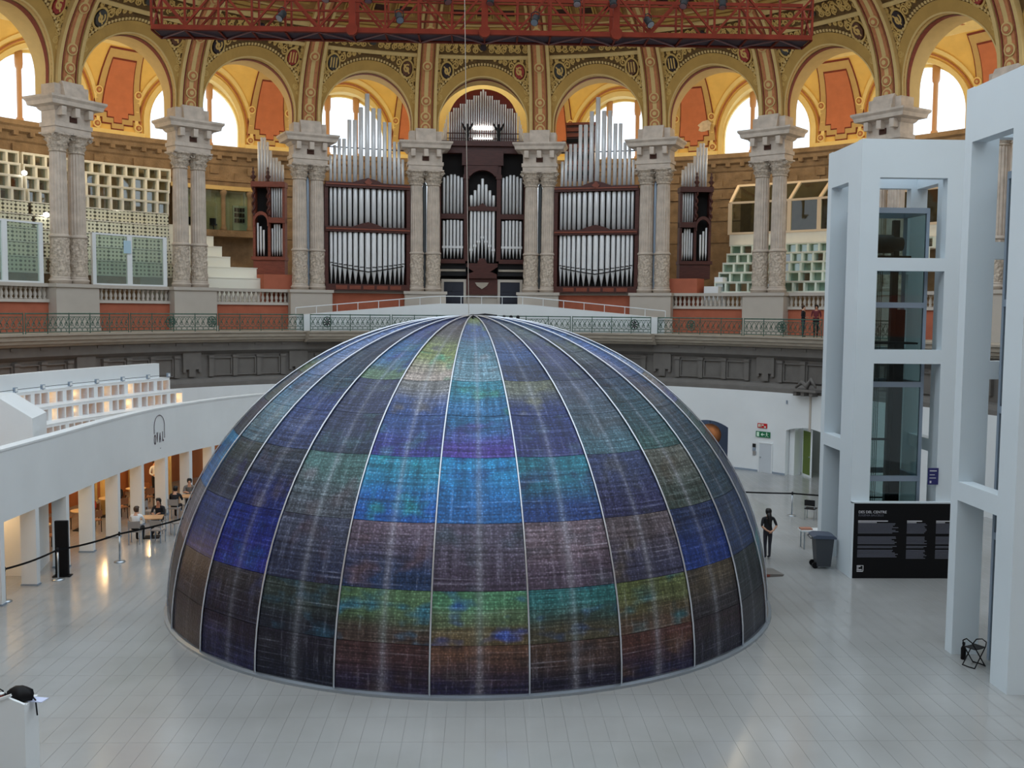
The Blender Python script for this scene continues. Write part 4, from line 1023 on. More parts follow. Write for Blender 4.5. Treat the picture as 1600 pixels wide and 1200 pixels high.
# ================================================================== DOME
DX, DY, DRR, DH = -.2, 29.75, 8.5, 8.07
def dome_mat():
    m = bpy.data.materials.new('iridescent_mesh'); m.use_nodes = True; nt = m.node_tree; N = nt.nodes; L = nt.links; b = N['Principled BSDF']
    uv = N.new('ShaderNodeUVMap'); uv.uv_map = 'uv'; sep = N.new('ShaderNodeSeparateXYZ'); L.new(uv.outputs[0], sep.inputs[0])
    def attr(n):
        a = N.new('ShaderNodeAttribute'); a.attribute_type = 'OBJECT'; a.attribute_name = n; return a
    def mix(f, a, c, mode='MIX'):
        x = N.new('ShaderNodeMix'); x.data_type = 'RGBA'; x.blend_type = mode
        for sock, val in ((x.inputs[0], f), (x.inputs[6], a), (x.inputs[7], c)):
            if isinstance(val, (int, float)): sock.default_value = val
            elif isinstance(val, tuple): sock.default_value = val
            else: L.new(val, sock)
        return x.outputs[2]
    def math_(op, a, c=None):
        x = N.new('ShaderNodeMath'); x.operation = op
        for i, val in enumerate((a, c)):
            if val is None: continue
            if isinstance(val, (int, float)): x.inputs[i].default_value = val
            else: L.new(val, x.inputs[i])
        return x.outputs[0]
    geo = N.new('ShaderNodeNewGeometry')
    oi = N.new('ShaderNodeObjectInfo')
    off = math_('MULTIPLY', oi.outputs['Random'], 60)
    # v warped by slow noise so that the colour bands are not straight
    cmb = N.new('ShaderNodeCombineXYZ'); L.new(math_('ADD', math_('MULTIPLY', sep.outputs[0], 1.3), off), cmb.inputs[0]); L.new(math_('MULTIPLY', sep.outputs[1], 3.0), cmb.inputs[1])
    n1 = N.new('ShaderNodeTexNoise'); n1.inputs['Scale'].default_value = 1.0; n1.inputs['Detail'].default_value = 3; L.new(cmb.outputs[0], n1.inputs['Vector'])
    vv = math_('ADD', sep.outputs[1], math_('MULTIPLY', math_('SUBTRACT', n1.outputs['Fac'], .5), .6))
    mr = N.new('ShaderNodeMapRange'); mr.interpolation_type = 'SMOOTHSTEP'; mr.inputs[1].default_value = .15; mr.inputs[2].default_value = .85; L.new(vv, mr.inputs[0])
    c = mix(mr.outputs[0], attr('c2').outputs['Color'], attr('c1').outputs['Color'])
    # third colour patches
    cmb2 = N.new('ShaderNodeCombineXYZ'); L.new(math_('ADD', math_('MULTIPLY', sep.outputs[0], 2.2), off), cmb2.inputs[0]); L.new(math_('MULTIPLY', sep.outputs[1], 2.2), cmb2.inputs[1]); cmb2.inputs[2].default_value = 7
    n3 = N.new('ShaderNodeTexNoise'); n3.inputs['Scale'].default_value = 1.0; n3.inputs['Detail'].default_value = 2; L.new(cmb2.outputs[0], n3.inputs['Vector'])
    m3 = N.new('ShaderNodeMapRange'); m3.inputs[1].default_value = .52; m3.inputs[2].default_value = .68; L.new(n3.outputs['Fac'], m3.inputs[0])
    c = mix(math_('MULTIPLY', m3.outputs[0], .75), c, attr('c3').outputs['Color'])
    # woven horizontal and vertical threads
    def streak(su, sv, k):
        q = N.new('ShaderNodeCombineXYZ'); L.new(math_('ADD', math_('MULTIPLY', sep.outputs[0], su), off), q.inputs[0]); L.new(math_('MULTIPLY', sep.outputs[1], sv), q.inputs[1]); q.inputs[2].default_value = k
        n = N.new('ShaderNodeTexNoise'); n.inputs['Scale'].default_value = 1; n.inputs['Detail'].default_value = 4; n.inputs['Roughness'].default_value = .65; L.new(q.outputs[0], n.inputs['Vector']); return n.outputs['Fac']
    hs = streak(.8, 22, 1); vs = streak(16, .8, 2)
    def rng(v, a, bb, lo, hi):
        r = N.new('ShaderNodeMapRange'); r.inputs[1].default_value = a; r.inputs[2].default_value = bb; r.inputs[3].default_value = lo; r.inputs[4].default_value = hi; L.new(v, r.inputs[0]); return r.outputs[0]
    br = math_('MULTIPLY', math_('MULTIPLY', rng(hs, .3, .7, .35, 1.5), rng(vs, .3, .7, .6, 1.45)), 1.0)
    # fold mid-gore where two film strips meet, its pale highlight painted in
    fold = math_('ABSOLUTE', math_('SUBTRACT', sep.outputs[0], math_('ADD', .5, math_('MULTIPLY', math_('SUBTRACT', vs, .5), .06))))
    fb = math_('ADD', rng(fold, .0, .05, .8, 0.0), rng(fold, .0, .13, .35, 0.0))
    # fine dots of the mesh
    vo = N.new('ShaderNodeTexVoronoi'); vo.inputs['Scale'].default_value = 16; L.new(geo.outputs['Position'], vo.inputs['Vector'])
    dots = rng(vo.outputs['Distance'], .1, .5, 1.35, .65)
    # bright threads running level round the dome
    th = math_('MAXIMUM', rng(hs, .58, .74, 0.0, .55), math_('MULTIPLY', rng(vs, .56, .74, 0.0, .5), rng(streak(1.2, 2.5, 5), .4, .6, .2, 1.0)))
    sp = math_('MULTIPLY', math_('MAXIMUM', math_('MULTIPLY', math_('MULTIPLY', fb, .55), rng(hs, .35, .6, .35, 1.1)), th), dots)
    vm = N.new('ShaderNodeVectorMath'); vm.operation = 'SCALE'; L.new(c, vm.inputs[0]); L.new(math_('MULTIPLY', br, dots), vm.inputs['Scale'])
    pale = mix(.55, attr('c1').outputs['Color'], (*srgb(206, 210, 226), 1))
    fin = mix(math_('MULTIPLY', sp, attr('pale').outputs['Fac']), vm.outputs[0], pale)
    L.new(fin, b.inputs['Base Color'])
    b.inputs['Metallic'].default_value = .25; b.inputs['Roughness'].default_value = .4; b.inputs['Specular IOR Level'].default_value = .4
    bp = N.new('ShaderNodeBump'); bp.inputs['Strength'].default_value = .25; bp.inputs['Distance'].default_value = .02
    L.new(vo.outputs['Distance'], bp.inputs['Height']); L.new(bp.outputs[0], b.inputs['Normal'])
    return m
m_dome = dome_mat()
dome = thing('mesh_dome', 'large dark iridescent panelled dome standing on the floor of the hall', 'dome', (DX, DY, 0), 0)
NG = 25; GA = 2 * PI / NG
rows = [rad(a) for a in (0.6, 8, 16.1, 26.5, 37.7, 46, 54.4, 63.3, 73, 87.0)]
def dpt(a, e, r=1.0): return (DRR * r * cos(e) * sin(a), -DRR * r * cos(e) * cos(a), DH * r * sin(e))
row_me = []
for j in range(9):
    nu, nv = 7, 5
    mb = MB(); g = GA * .5 - .0022
    us = lin(-1, 1, nu); vv = lin(rows[j] + .0006, rows[j + 1] - .0006, nv)
    def f0(u, e):     # each gore sags a little between its seams
        return dpt(u * g, e, 1 - .006 * (1 - u * u))
    n = nu * nv
    mb.slab(f0, lambda u, e: dpt(u * g, e, .99 - .006 * (1 - u * u)), us, vv)
    me = bpy.data.meshes.new('panel'); me.from_pydata(mb.v, [], mb.f)
    ul = me.uv_layers.new(name='uv')
    for lp in me.loops:
        vi = lp.vertex_index % n; ul.data[lp.index].uv = ((vi % nu) / (nu - 1), (vi // nu) / (nv - 1))
    bm = bmesh.new(); bm.from_mesh(me); bmesh.ops.recalc_face_normals(bm, faces=bm.faces); bm.to_mesh(me); bm.free()
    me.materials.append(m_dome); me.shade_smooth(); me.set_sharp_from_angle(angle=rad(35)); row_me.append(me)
# colours (top, bottom, patch, paleness) of the gores in view: rows from the floor up
D = (36, 36, 46)
TAB = {
 0: [(D, D, D, .3), ((38, 36, 44), D, (50, 46, 60), .3), ((50, 62, 110), (44, 46, 100), (60, 70, 130), .3), ((74, 84, 84), (52, 60, 76), (60, 66, 120), .5), ((104, 138, 150), (86, 116, 126), (150, 176, 186), .9), ((96, 124, 150), (104, 140, 156), (70, 84, 110), .9), ((110, 130, 164), (112, 132, 160), (150, 166, 190), .9), ((120, 136, 172), (120, 140, 170), (90, 100, 140), .8), ((96, 110, 140), (110, 126, 160), (70, 80, 110), .6)],
 1: [((40, 38, 60), (36, 36, 66), (60, 56, 96), .6), ((54, 48, 52), (44, 42, 50), (64, 62, 90), .6), ((40, 56, 130), (42, 48, 130), (36, 78, 150), .6), ((70, 78, 88), (44, 56, 110), (110, 106, 128), .7), ((72, 84, 128), (64, 76, 110), (96, 110, 150), .7), ((56, 76, 90), (66, 80, 116), (70, 100, 110), .5), ((52, 64, 80), (56, 74, 88), (80, 90, 100), .5), ((58, 64, 84), (50, 60, 78), (80, 84, 100), .5), ((52, 60, 90), (56, 62, 84), (70, 80, 110), .5)],
 2: [((34, 36, 50), (32, 34, 44), (56, 56, 66), .8), ((60, 66, 60), (40, 44, 50), (60, 96, 110), .8), ((86, 88, 104), (64, 68, 88), (92, 80, 96), 1.0), ((84, 116, 108), (92, 94, 98), (110, 106, 116), 1.0), ((52, 66, 82), (50, 60, 78), (64, 90, 100), .6), ((56, 60, 84), (58, 52, 84), (86, 96, 110), .6), ((60, 130, 130), (96, 116, 84), (40, 60, 140), .7), ((48, 66, 128), (46, 60, 130), (60, 110, 120), .5), ((56, 62, 96), (50, 58, 84), (70, 66, 110), .5)],
 3: [((72, 54, 54), (54, 44, 58), (80, 60, 60), 1.0), ((94, 118, 84), (96, 84, 66), (50, 124, 150), .9), ((112, 92, 102), (50, 70, 100), (120, 96, 104), 1.0), ((44, 128, 146), (34, 92, 156), (40, 140, 140), .7), ((58, 80, 126), (58, 56, 120), (70, 110, 140), .8), ((128, 120, 112), (60, 80, 122), (96, 90, 84), 1.0), ((124, 136, 78), (176, 152, 130), (70, 150, 120), .9), ((100, 84, 70), (130, 124, 66), (84, 80, 90), .6), ((60, 60, 84), (70, 64, 70), (80, 80, 90), .5)],
 4: [((104, 74, 60), (50, 44, 62), (70, 60, 60), 1.0), ((88, 130, 96), (122, 122, 76), (44, 80, 160), .8), ((98, 86, 98), (88, 74, 86), (70, 84, 100), 1.0), ((46, 134, 172), (38, 100, 150), (40, 90, 160), .7), ((46, 100, 134), (82, 62, 132), (70, 60, 130), .6), ((56, 124, 134), (50, 104, 136), (60, 130, 110), .7), ((80, 116, 122), (110, 138, 140), (130, 140, 150), .9), ((66, 84, 120), (76, 110, 120), (84, 100, 120), .7), ((130, 140, 90), (62, 88, 128), (120, 150, 90), .5)],
 5: [((84, 62, 52), (46, 42, 52), (60, 54, 60), 1.0), ((60, 112, 110), (92, 104, 74), (44, 84, 130), .8), ((134, 110, 114), (106, 88, 98), (84, 92, 104), 1.1), ((44, 112, 122), (40, 64, 112), (46, 60, 110), .7), ((50, 58, 100), (52, 54, 96), (70, 90, 120), .6), ((104, 102, 84), (50, 60, 98), (120, 120, 90), .8), ((48, 62, 104), (44, 50, 70), (50, 72, 120), .5), ((62, 78, 88), (50, 80, 110), (80, 76, 90), .5), ((56, 60, 84), (50, 56, 80), (60, 70, 100), .4)],
 6: [((86, 68, 56), (50, 46, 62), (100, 74, 60), 1.0), ((100, 102, 64), (104, 82, 62), (60, 110, 110), .8), ((112, 96, 96), (80, 76, 92), (110, 100, 90), 1.0), ((56, 64, 96), (60, 58, 88), (80, 84, 100), .7), ((66, 88, 92), (70, 100, 104), (80, 90, 100), .6), ((72, 76, 92), (70, 74, 84), (84, 86, 100), .6), ((56, 54, 96), (50, 56, 78), (70, 84, 90), .5), ((92, 98, 86), (70, 78, 96), (80, 90, 70), .5), ((60, 66, 86), (60, 72, 90), (90, 100, 90), .4)],
 7: [((52, 46, 48), (42, 40, 48), (60, 50, 50), .7), ((88, 72, 56), (52, 46, 48), (60, 50, 46), .7), ((52, 66, 96), (46, 68, 128), (50, 60, 90), .6), ((112, 110, 98), (80, 90, 80), (96, 90, 80), 1.0), ((62, 96, 98), (70, 100, 92), (60, 90, 100), .7), ((56, 72, 88), (56, 76, 84), (70, 84, 90), .5), ((92, 100, 84), (60, 70, 84), (70, 66, 90), .5), ((64, 76, 96), (70, 76, 96), (100, 110, 90), .5), ((70, 90, 120), (72, 84, 110), (90, 120, 100), .5)],
 8: [((40, 46, 48), (36, 40, 46), (50, 54, 56), .5), ((44, 48, 48), (38, 42, 46), (60, 56, 50), .5), ((50, 66, 92), (44, 62, 96), (54, 70, 90), .5), ((62, 80, 88), (50, 70, 80), (76, 90, 90), .6), ((60, 84, 96), (58, 80, 88), (70, 90, 100), .6), ((58, 76, 100), (60, 82, 96), (70, 84, 110), .6), ((84, 108, 150), (70, 90, 120), (110, 130, 160), .7), ((96, 120, 160), (90, 110, 150), (70, 100, 120), .7), ((90, 110, 150), (84, 100, 130), (80, 100, 120), .5)],
}
for gi in TAB:                           # inside one strip the colours run on from panel to panel
    for lo_, hi_ in ((0, 1), (4, 5), (6, 7), (7, 8)):
        a_, b_ = TAB[gi][lo_], TAB[gi][hi_]; m_ = tuple((p + q) / 2 for p, q in zip(a_[0], b_[1]))
        TAB[gi][lo_] = (m_, *a_[1:]); TAB[gi][hi_] = (b_[0], m_, *b_[2:])
for gi in TAB:
    for j in range(9):
        c1, c2, c3, pl = TAB[gi][j]
        q = lambda c, a: tuple(min(255, v * w) for v, w in zip(c, a))
        if j == 0: TAB[gi][j] = (q(c1, (1.05, .86, 1.0)), q(c2, (.92, .94, 1.18)), c3, pl)
        elif j == 1: TAB[gi][j] = (q(c1, (1.12, 1.2, 1.25)), q(c2, (1.05, 1.05, 1.12)), q(c3, (1, 1.1, 1.2)), pl)
        else: TAB[gi][j] = (q(c1, (.98, 1.04, 1.12)), q(c2, (.96, 1.02, 1.12)), c3, pl)
random.seed(5)
seam_me = MB().tube([dpt(GA / 2, e, 1.004) for e in lin(rad(.4), rad(88.5), 26)], .022, 5).mesh('seam', m_seam, True)
A0 = rad(9.09) - GA / 2 - 4 * GA          # gore 4 faces the camera
for gi in range(NG):
    ang = A0 + gi * GA
    for j in range(9):
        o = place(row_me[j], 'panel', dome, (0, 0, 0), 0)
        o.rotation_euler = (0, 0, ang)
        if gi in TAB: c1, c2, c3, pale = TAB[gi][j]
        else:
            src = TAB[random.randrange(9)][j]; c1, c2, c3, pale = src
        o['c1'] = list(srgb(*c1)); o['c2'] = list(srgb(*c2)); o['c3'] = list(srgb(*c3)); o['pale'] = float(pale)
    o = place(seam_me, 'seam', dome); o.rotation_euler = (0, 0, ang)
MB().lathe([(DRR - .1, 0), (DRR + .1, 0), (DRR + .1, .06), (DRR + .02, .09), (DRR - .1, .09)], 100).build('base_ring', m_steel, dome)
MB().lathe([(DRR * .97, .03), (DRR * .93, 2.8), (DRR * .72, 5.5), (DRR * .4, 7.3), (.3, 7.95)], 50).build('inner_lining', m_black, dome)
MB().lathe([(.46, 8.04), (.46, 8.09), (.2, 8.11), (.05, 8.14)], 16).build('crown_plate', m_blackm, dome)
MB().tube([(.0, 0, 8.1), (.35, -.1, 8.14), (.7, -.1, 8.1)], .03, 6).build('crown_cable', m_blackm, dome)
for i in range(3): MB().lathe([(.05, 8.0), (.05, 8.1), (.02, 8.12)], 8, (.9 + i * .2, -.12, .0)).build('crown_fixing', m_blackm, dome)
tag(MB().tube([(DX - .12, DY, 8.15), (DX - .35, DY + .1, 20), (DX - .5, DY + .2, 34)], .009, 5).build('hanging_cable', m_ped, None), 'thin pale cable dropping from the ceiling to the dome apex', 'cable')

# ================================================================== LIFT TOWERS
def rect_wall(mb_fn, u0, u1, z0, z1, holes):
    """wall in (u, z) with rectangular holes, as separate solid members"""
    us = sorted({u0, u1} | {h[0] for h in holes} | {h[1] for h in holes}); zs = sorted({z0, z1} | {h[2] for h in holes} | {h[3] for h in holes})
    mb = MB()
    cells = [[not any(h[0] <= (us[i] + us[i + 1]) / 2 <= h[1] and h[2] <= (zs[j] + zs[j + 1]) / 2 <= h[3] for h in holes) for i in range(len(us) - 1)] for j in range(len(zs) - 1)]
    vid = {}
    def V(i, j, k):
        if (i, j, k) not in vid: vid[(i, j, k)] = len(mb.v); mb.v.append(mb_fn(us[i], zs[j], k))
        return vid[(i, j, k)]
    for j in range(len(zs) - 1):
        for i in range(len(us) - 1):
            if not cells[j][i]: continue
            for k in (0, 1): mb.f.append((V(i, j, k), V(i + 1, j, k), V(i + 1, j + 1, k), V(i, j + 1, k)))
            for di, dj, a, c in ((-1, 0, (i, j), (i, j + 1)), (1, 0, (i + 1, j), (i + 1, j + 1)), (0, -1, (i, j), (i + 1, j)), (0, 1, (i, j + 1), (i + 1, j + 1))):
                ii, jj = i + di, j + dj
                if not (0 <= ii < len(us) - 1 and 0 <= jj < len(zs) - 1) or not cells[jj][ii]:
                    mb.f.append((V(*a, 0), V(*c, 0), V(*c, 1), V(*a, 1)))
    return mb
def tower(label, X0, X1, Y0, Y1, ztop, fronth, lefth):
    t = thing('lift_tower', label, 'tower')
    T = .36
    rect_wall(lambda u, z, k: (u, Y0 + T * k, z), X0, X1, 0, ztop, fronth).build('front_wall', m_white2, t)
    rect_wall(lambda u, z, k: (u, Y1 - T * k, z), X0, X1, 0, ztop, fronth).build('rear_wall', m_white2, t)
    rect_wall(lambda u, z, k: (X0 + T * k, u, z), Y0 + T, Y1 - T, 0, ztop - .02, lefth).build('left_wall', m_white2, t)
    rect_wall(lambda u, z, k: (X1 - T * k, u, z), Y0 + T, Y1 - T, 0, ztop - .02, lefth).build('right_wall', m_white2, t)
    return t
OP = [(9.98, 12.42), (7.15, 9.58), (0, 6.72)]
tower('white lift tower in the middle, with square openings and black text panel below', 11.62, 14.85, 31.35, 34.4, 13.58, [(12.2, 14.3, a, b_) for a, b_ in OP], [(32.45, 34.04, 4.25, 12.4), (32.45, 34.04, 0, 3.85)])
tower('nearest white lift tower at the right edge of the frame', 11.55, 14.8, 21.45, 24.45, 13.58, [(12.2, 14.3, a, b_) for a, b_ in OP], [(22.2, 24.09, 4.25, 12.3), (22.2, 24.09, 0, 3.8)])
m_cab = mat('lift_dark_steel', (26, 28, 30), .5)
def lift(label, X0, X1, Y0, Y1, full=True):
    t = thing('glass_lift', label, 'lift')
    for x in (X0, X1):
        for y in (Y0, Y1): MB().bb(x - .05, x + .05, y - .05, y + .05, 0, 11.5).build('corner_post', m_steelblue, t)
    for z in (2.95, 5.95, 8.45, 11.4):
        for y in (Y0, Y1): MB().bb(X0, X1, y - .07, y + .07, z, z + .17).build('cross_beam', m_steelblue, t)
        for x in (X0, X1): MB().bb(x - .07, x + .07, Y0, Y1, z, z + .17).build('side_beam', m_steelblue, t)
    zz = [0, 2.95, 5.95, 8.45, 11.4]
    for a, c in zip(zz, zz[1:]):
        MB().bb(X0 + .05, X1 - .05, Y0 - .01, Y0 + .01, a + .17, c).build('front_pane', m_glassdk, t)
        MB().bb(X0 - .01, X0 + .01, Y0 + .05, Y1 - .05, a + .17, c).build('side_pane', m_glassdk, t)
    for x in (X0 + .35, X1 - .45):
        MB().bb(x - .1, x + .1, Y1 - .45, Y1 - .25, 0, 11.3).build('guide_rail', m_cab, t)
    MB().bb(X1 - .42, X1 - .1, Y1 - .5, Y1 - .2, .5, 8.4).build('rail_shroud', m_black, t)
    for i in range(4): MB().tube([(X0 + .75 + i * .06, Y1 - .6, .2), (X0 + .75 + i * .06, Y1 - .6, 10.2)], .012, 4).build('hoist_cable', m_cab, t)
    for z in (4.1, 1.4): MB().bb(X0 + .3, X1 - .4, Y1 - .5, Y1 - .44, z, z + .07).build('cabin_handrail', m_black, t)
    MB().bb(X0 + .1, X1 - .1, Y0 + .2, Y1 - .2, 9.86, 9.96).build('machine_deck', m_cab, t)
    if full:
        MB().bb(X0 + .25, X1 - .35, Y0 + .3, Y0 + .5, 9.96, 10.1).build('machine_bed', m_black, t)
        mc = MB(); mc.v = []; 
        o = MB().lathe([(.12, -.5), (.3, -.42), (.3, .25), (.22, .35), (.22, .6)], 14).build('hoist_motor', m_cab, t, True, ((X0 + X1) / 2 - .1, (Y0 + Y1) / 2, 10.5)); o.rotation_euler = (0, PI / 2, 0)
        MB().lathe([(.0, -.1), (.28, -.1), (.28, .1), (0, .1)], 14).build('drive_wheel', m_black, t, True, (X0 + .45, (Y0 + Y1) / 2, 10.4)).rotation_euler = (0, PI / 2, 0)
    MB().bb(X0 + .1, X1 - .1, Y0 + .15, Y1 - .15, 7.3, 7.36).build('shaft_grating', m_black, t)
    return t
lift('glass lift shaft with hoist motor inside the middle white tower', 12.12, 14.0, 32.0, 33.7)
lift('glass lift shaft inside the nearest white tower', 12.3, 14.0, 22.1, 23.7, False)
# black text panel before the middle tower
ip = thing('text_panel', 'black exhibition text panel with white lettering before the middle tower', 'panel', (11.68, 31.2, 0))
MB().bb(0, 3.6, 0, .1, 0, 2.37).build('board', m_black, ip)
MB().bb(-.06, 0, -.0, .14, 0, 2.4).bb(-.06, 3.6, -.0, .14, 2.37, 2.42).build('edge_trim', m_white2, ip)
m_print = mat('white_print', (206, 206, 210), .7)
m_print2 = mat('grey_print', (96, 98, 110), .7)
def text(body, size, loc, rot, m, parent, name, sx=1.0, sy=1.0, ext=.004, bold=0.0):
    cu = bpy.data.curves.new('txt', 'FONT'); cu.body = body; cu.size = size; cu.extrude = ext; cu.resolution_u = 3; cu.offset = bold
    o = bpy.data.objects.new('txt', cu); COL.objects.link(o)
    me = bpy.data.meshes.new_from_object(o.evaluated_get(bpy.context.evaluated_depsgraph_get()))
    bpy.data.objects.remove(o); me.materials.clear(); me.materials.append(m); me.name = name
    ob = bpy.data.objects.new(name, me); COL.objects.link(ob); ob.location = loc; ob.rotation_euler = rot; ob.scale = (sx, sy, 1)
    if parent: ob.parent = parent
    return ob
text('DES DEL CENTRE', .115, (.14, -.004, 2.06), (PI / 2, 0, 0), m_print, ip, 'title')
text('EUGÈNIA BALCELLS', .09, (.14, -.004, 1.965), (PI / 2, 0, 0), m_print2, ip, 'subtitle')
random.seed(9)
for x0, w, n, z in ((.14, 1.3, 26, 1.72), (1.68, .66, 27, 1.72), (2.6, .62, 27, 1.72)):
    mb = MB()
    for i in range(n):
        if i in (8, 9, 16, 19) : continue
        zz = z - i * .042
        mb.bb(x0, x0 + w * random.uniform(.82, 1.0), -.005, .001, zz, zz + .024)
    o = mb.build('body_text', m_print2, ip); o['kind'] = 'stuff'
    mb = MB().bb(x0, x0 + w * .72, -.005, .001, z + .08, z + .11).bb(x0, x0 + w * .45, -.005, .001, z + .04, z + .06); mb.build('heading_line', m_print, ip)
lg = MB().bb(.14, .26, -.005, .001, .36, .39).bb(.14, .2, -.005, .001, .31, .34).bb(.14, .30, -.005, .001, .26, .29).bb(.14, .34, -.005, .001, .21, .24).bb(.33, .35, -.005, .001, .24, .4).bb(.14, .35, -.005, .001, .4, .415); lg.build('museum_logo', m_print, ip)
MB().bb(3.1, 3.13, -.005, .001, 2.0, 2.14).bb(3.13, 3.25, -.005, .001, 2.0, 2.03).bb(3.13, 3.25, -.005, .001, 2.11, 2.14).build('museum_logo', m_print, ip)
# blue sign
bs = thing('blue_sign', 'small dark blue direction sign with white print on the middle tower', 'sign', (14.02, 31.3, 2.95))
MB().bb(0, .32, 0, .04, 0, .52).build('plate', mat('sign_blue', (44, 46, 104), .5), bs)
MB().bb(.04, .26, -.006, .0, .42, .45).bb(.04, .2, -.006, .0, .3, .32).bb(.04, .24, -.006, .0, .2, .22).bb(.05, .1, -.006, 0, .05, .12).build('sign_print', m_print, bs)

# ================================================================== RED LIGHTING TRUSS
tr = thing('lighting_truss', 'long red steel lattice lighting bridge hung across the top', 'truss')
XA, XB, YA, YB, ZB, ZT = -11.9, 12.05, 38.0, 39.2, 18.22, 19.75
for y in (YA, YB):
    MB().bb(XA, XB, y - .09, y + .09, ZB, ZB + .17).build('bottom_chord', m_truss, tr)
    MB().bb(XA, XB, y - .05, y + .05, ZT, ZT + .12).build('top_chord', m_truss, tr)
    MB().bb(XA, XB, y - .03, y + .03, 18.95, 19.02).build('middle_rail', m_truss, tr)
    MB().bb(XA, XB, y - .03, y + .03, 19.3, 19.36).build('middle_rail', m_truss, tr)
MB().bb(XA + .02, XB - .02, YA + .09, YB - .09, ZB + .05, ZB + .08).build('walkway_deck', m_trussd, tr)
n = 20; st_ = (XB - XA) / n
for i in range(n + 1):
    xx = XA + i * st_
    big = i in (6, 10, 14)
    for y in (YA, YB): MB().bb(xx - (.12 if big else .035), xx + (.12 if big else .035), y - .05, y + .05, ZB + .17, ZT).build('vertical', m_truss, tr)
    MB().bb(xx - .03, xx + .03, YA, YB, ZB - .03, ZB + .03).build('cross_tie', m_truss, tr)
    if i < n:
        for y in (YA, YB):
            a, c = ((xx, y, ZB + .17), (xx + st_, y, ZT)) if i % 2 else ((xx, y, ZT), (xx + st_, y, ZB + .17))
            MB().bar(a, c, .075).build('diagonal', m_truss, tr)
        p, q = ((xx, YA, ZB), (xx + st_, YB, ZB)) if i % 2 else ((xx, YB, ZB), (xx + st_, YA, ZB))
        MB().bar(p, q, .04).build('under_brace', m_brace, tr)
    if big: MB().lathe([(.22, -.12), (.22, .12)], 10).build('gusset', m_truss, tr, loc=(xx, YA - .05, ZB + .1)).rotation_euler = (PI / 2, 0, 0)
for xe in (XA, XB):
    MB().bar((xe, YA, ZB), (xe, YB, ZT), .06).build('end_brace', m_truss, tr); MB().bar((xe, YB, ZB), (xe, YA, ZT), .06).build('end_brace', m_truss, tr)
lamp_body = MB().lathe([(.07, -.2), (.12, -.15), (.12, .1), (.15, .2)], 10).mesh('housing', m_blackm, True)
lamp_yoke = MB().tube([(-.15, 0, 0), (-.15, 0, .22), (0, 0, .28), (.15, 0, .22), (.15, 0, 0)], .02, 4).mesh('yoke', m_blackm)
lamp_lens = MB().lathe([(.13, .2), (.13, .21)], 10).mesh('lens', m_steel)
LX = [(-7.2, 'first'), (-5.6, 'second'), (-4.1, 'third'), (-3.0, 'fourth'), (-1.3, 'fifth'), (.3, 'sixth'), (1.9, 'seventh'), (3.4, 'eighth'), (4.7, 'ninth'), (6.0, 'tenth'), (7.3, 'eleventh'), (8.7, 'twelfth')]
for i, (lx, od) in enumerate(LX):
    z = 19.45 if i % 3 else 18.75
    l = thing('stage_lamp', 'black stage spotlight on the red lighting bridge, %s from the left' % od, 'lamp', (lx, YA - .2, z), .3 * (i % 5 - 2), 'spotlights on the lighting bridge')
    o = place(lamp_body, 'housing', l); o.rotation_euler = (2.4 + .2 * (i % 3), 0, 0); o2 = place(lamp_lens, 'lens', l); o2.rotation_euler = o.rotation_euler; place(lamp_yoke, 'yoke', l)
tag(MB().bb(-.25, .25, -.15, .15, 0, .2).bb(-.2, -.1, -.18, -.15, .05, .15).build('equipment_box', m_steel, None, loc=(-1.8, 37.85, 19.55)), 'grey equipment box on the top of the red lighting bridge', 'box')
# ================================================================== RESTAURANT ON THE LEFT
def smooth_path(pts, n):
    out = []
    m = len(pts)
    for i in range(m - 1):
        p0, p1, p2, p3 = pts[max(0, i - 1)], pts[i], pts[i + 1], pts[min(m - 1, i + 2)]
        for q in range(n):
            t = q / n
            out.append(tuple(.5 * (2 * p1[a] + (p2[a] - p0[a]) * t + (2 * p0[a] - 5 * p1[a] + 4 * p2[a] - p3[a]) * t * t + (3 * p1[a] - p0[a] - 3 * p2[a] + p3[a]) * t ** 3) for a in (0, 1)))
    out.append(pts[-1]); return out
def path_fn(path):
    L = [0]
    for a, b_ in zip(path, path[1:]): L.append(L[-1] + math.hypot(b_[0] - a[0], b_[1] - a[1]))
    def at(s, g=0.0):                     # g to the left of travel (away from the hall)
        s = max(0, min(L[-1], s)); i = 0
        while i < len(L) - 2 and L[i + 1] < s: i += 1
        t = (s - L[i]) / (L[i + 1] - L[i]); a, b_ = path[i], path[i + 1]
        dx, dy = b_[0] - a[0], b_[1] - a[1]; l = math.hypot(dx, dy)
        return a[0] + dx * t - dy / l * g, a[1] + dy * t + dx / l * g, math.atan2(dy, dx)
    return at, L[-1]
fas, FL = path_fn(smooth_path([(-13.15, 23), (-13.1, 28), (-13.0, 32), (-12.95, 36), (-12.65, 40), (-11.9, 43.2), (-10.9, 45.8), (-9.6, 48), (-8.0, 50)], 8))
def FP(s, g, z):
    x, y, _ = fas(s, g); return (x, y, z)
wl = struct('wall_left')
MB().sweep([(0, 2.3), (.32, 2.3), (.32, 4.3), (0, 4.3)], lin(0, FL, 60), FP).build('fascia', m_white, wl)
MB().sweep([(-.02, 4.27), (.36, 4.27), (.36, 4.33), (-.02, 4.33)], lin(0, FL, 60), FP).build('fascia_cap', m_white, wl)
MB().sweep([(.32, 2.42), (5.0, 2.42), (5.0, 2.55), (.32, 2.55)], lin(0, FL - 3, 40), FP).build('canteen_ceiling', m_white, wl)
m_warm = mat('warm_wood_wall', (176, 108, 62), .6, var=.25, vs=1.2, stretch=(1, 1, .2))
MB().sweep([(4.6, 0), (4.8, 0), (4.8, 2.5), (4.6, 2.5)], lin(0, FL - 2, 40), FP).build('canteen_back_wall', m_warm, wl)
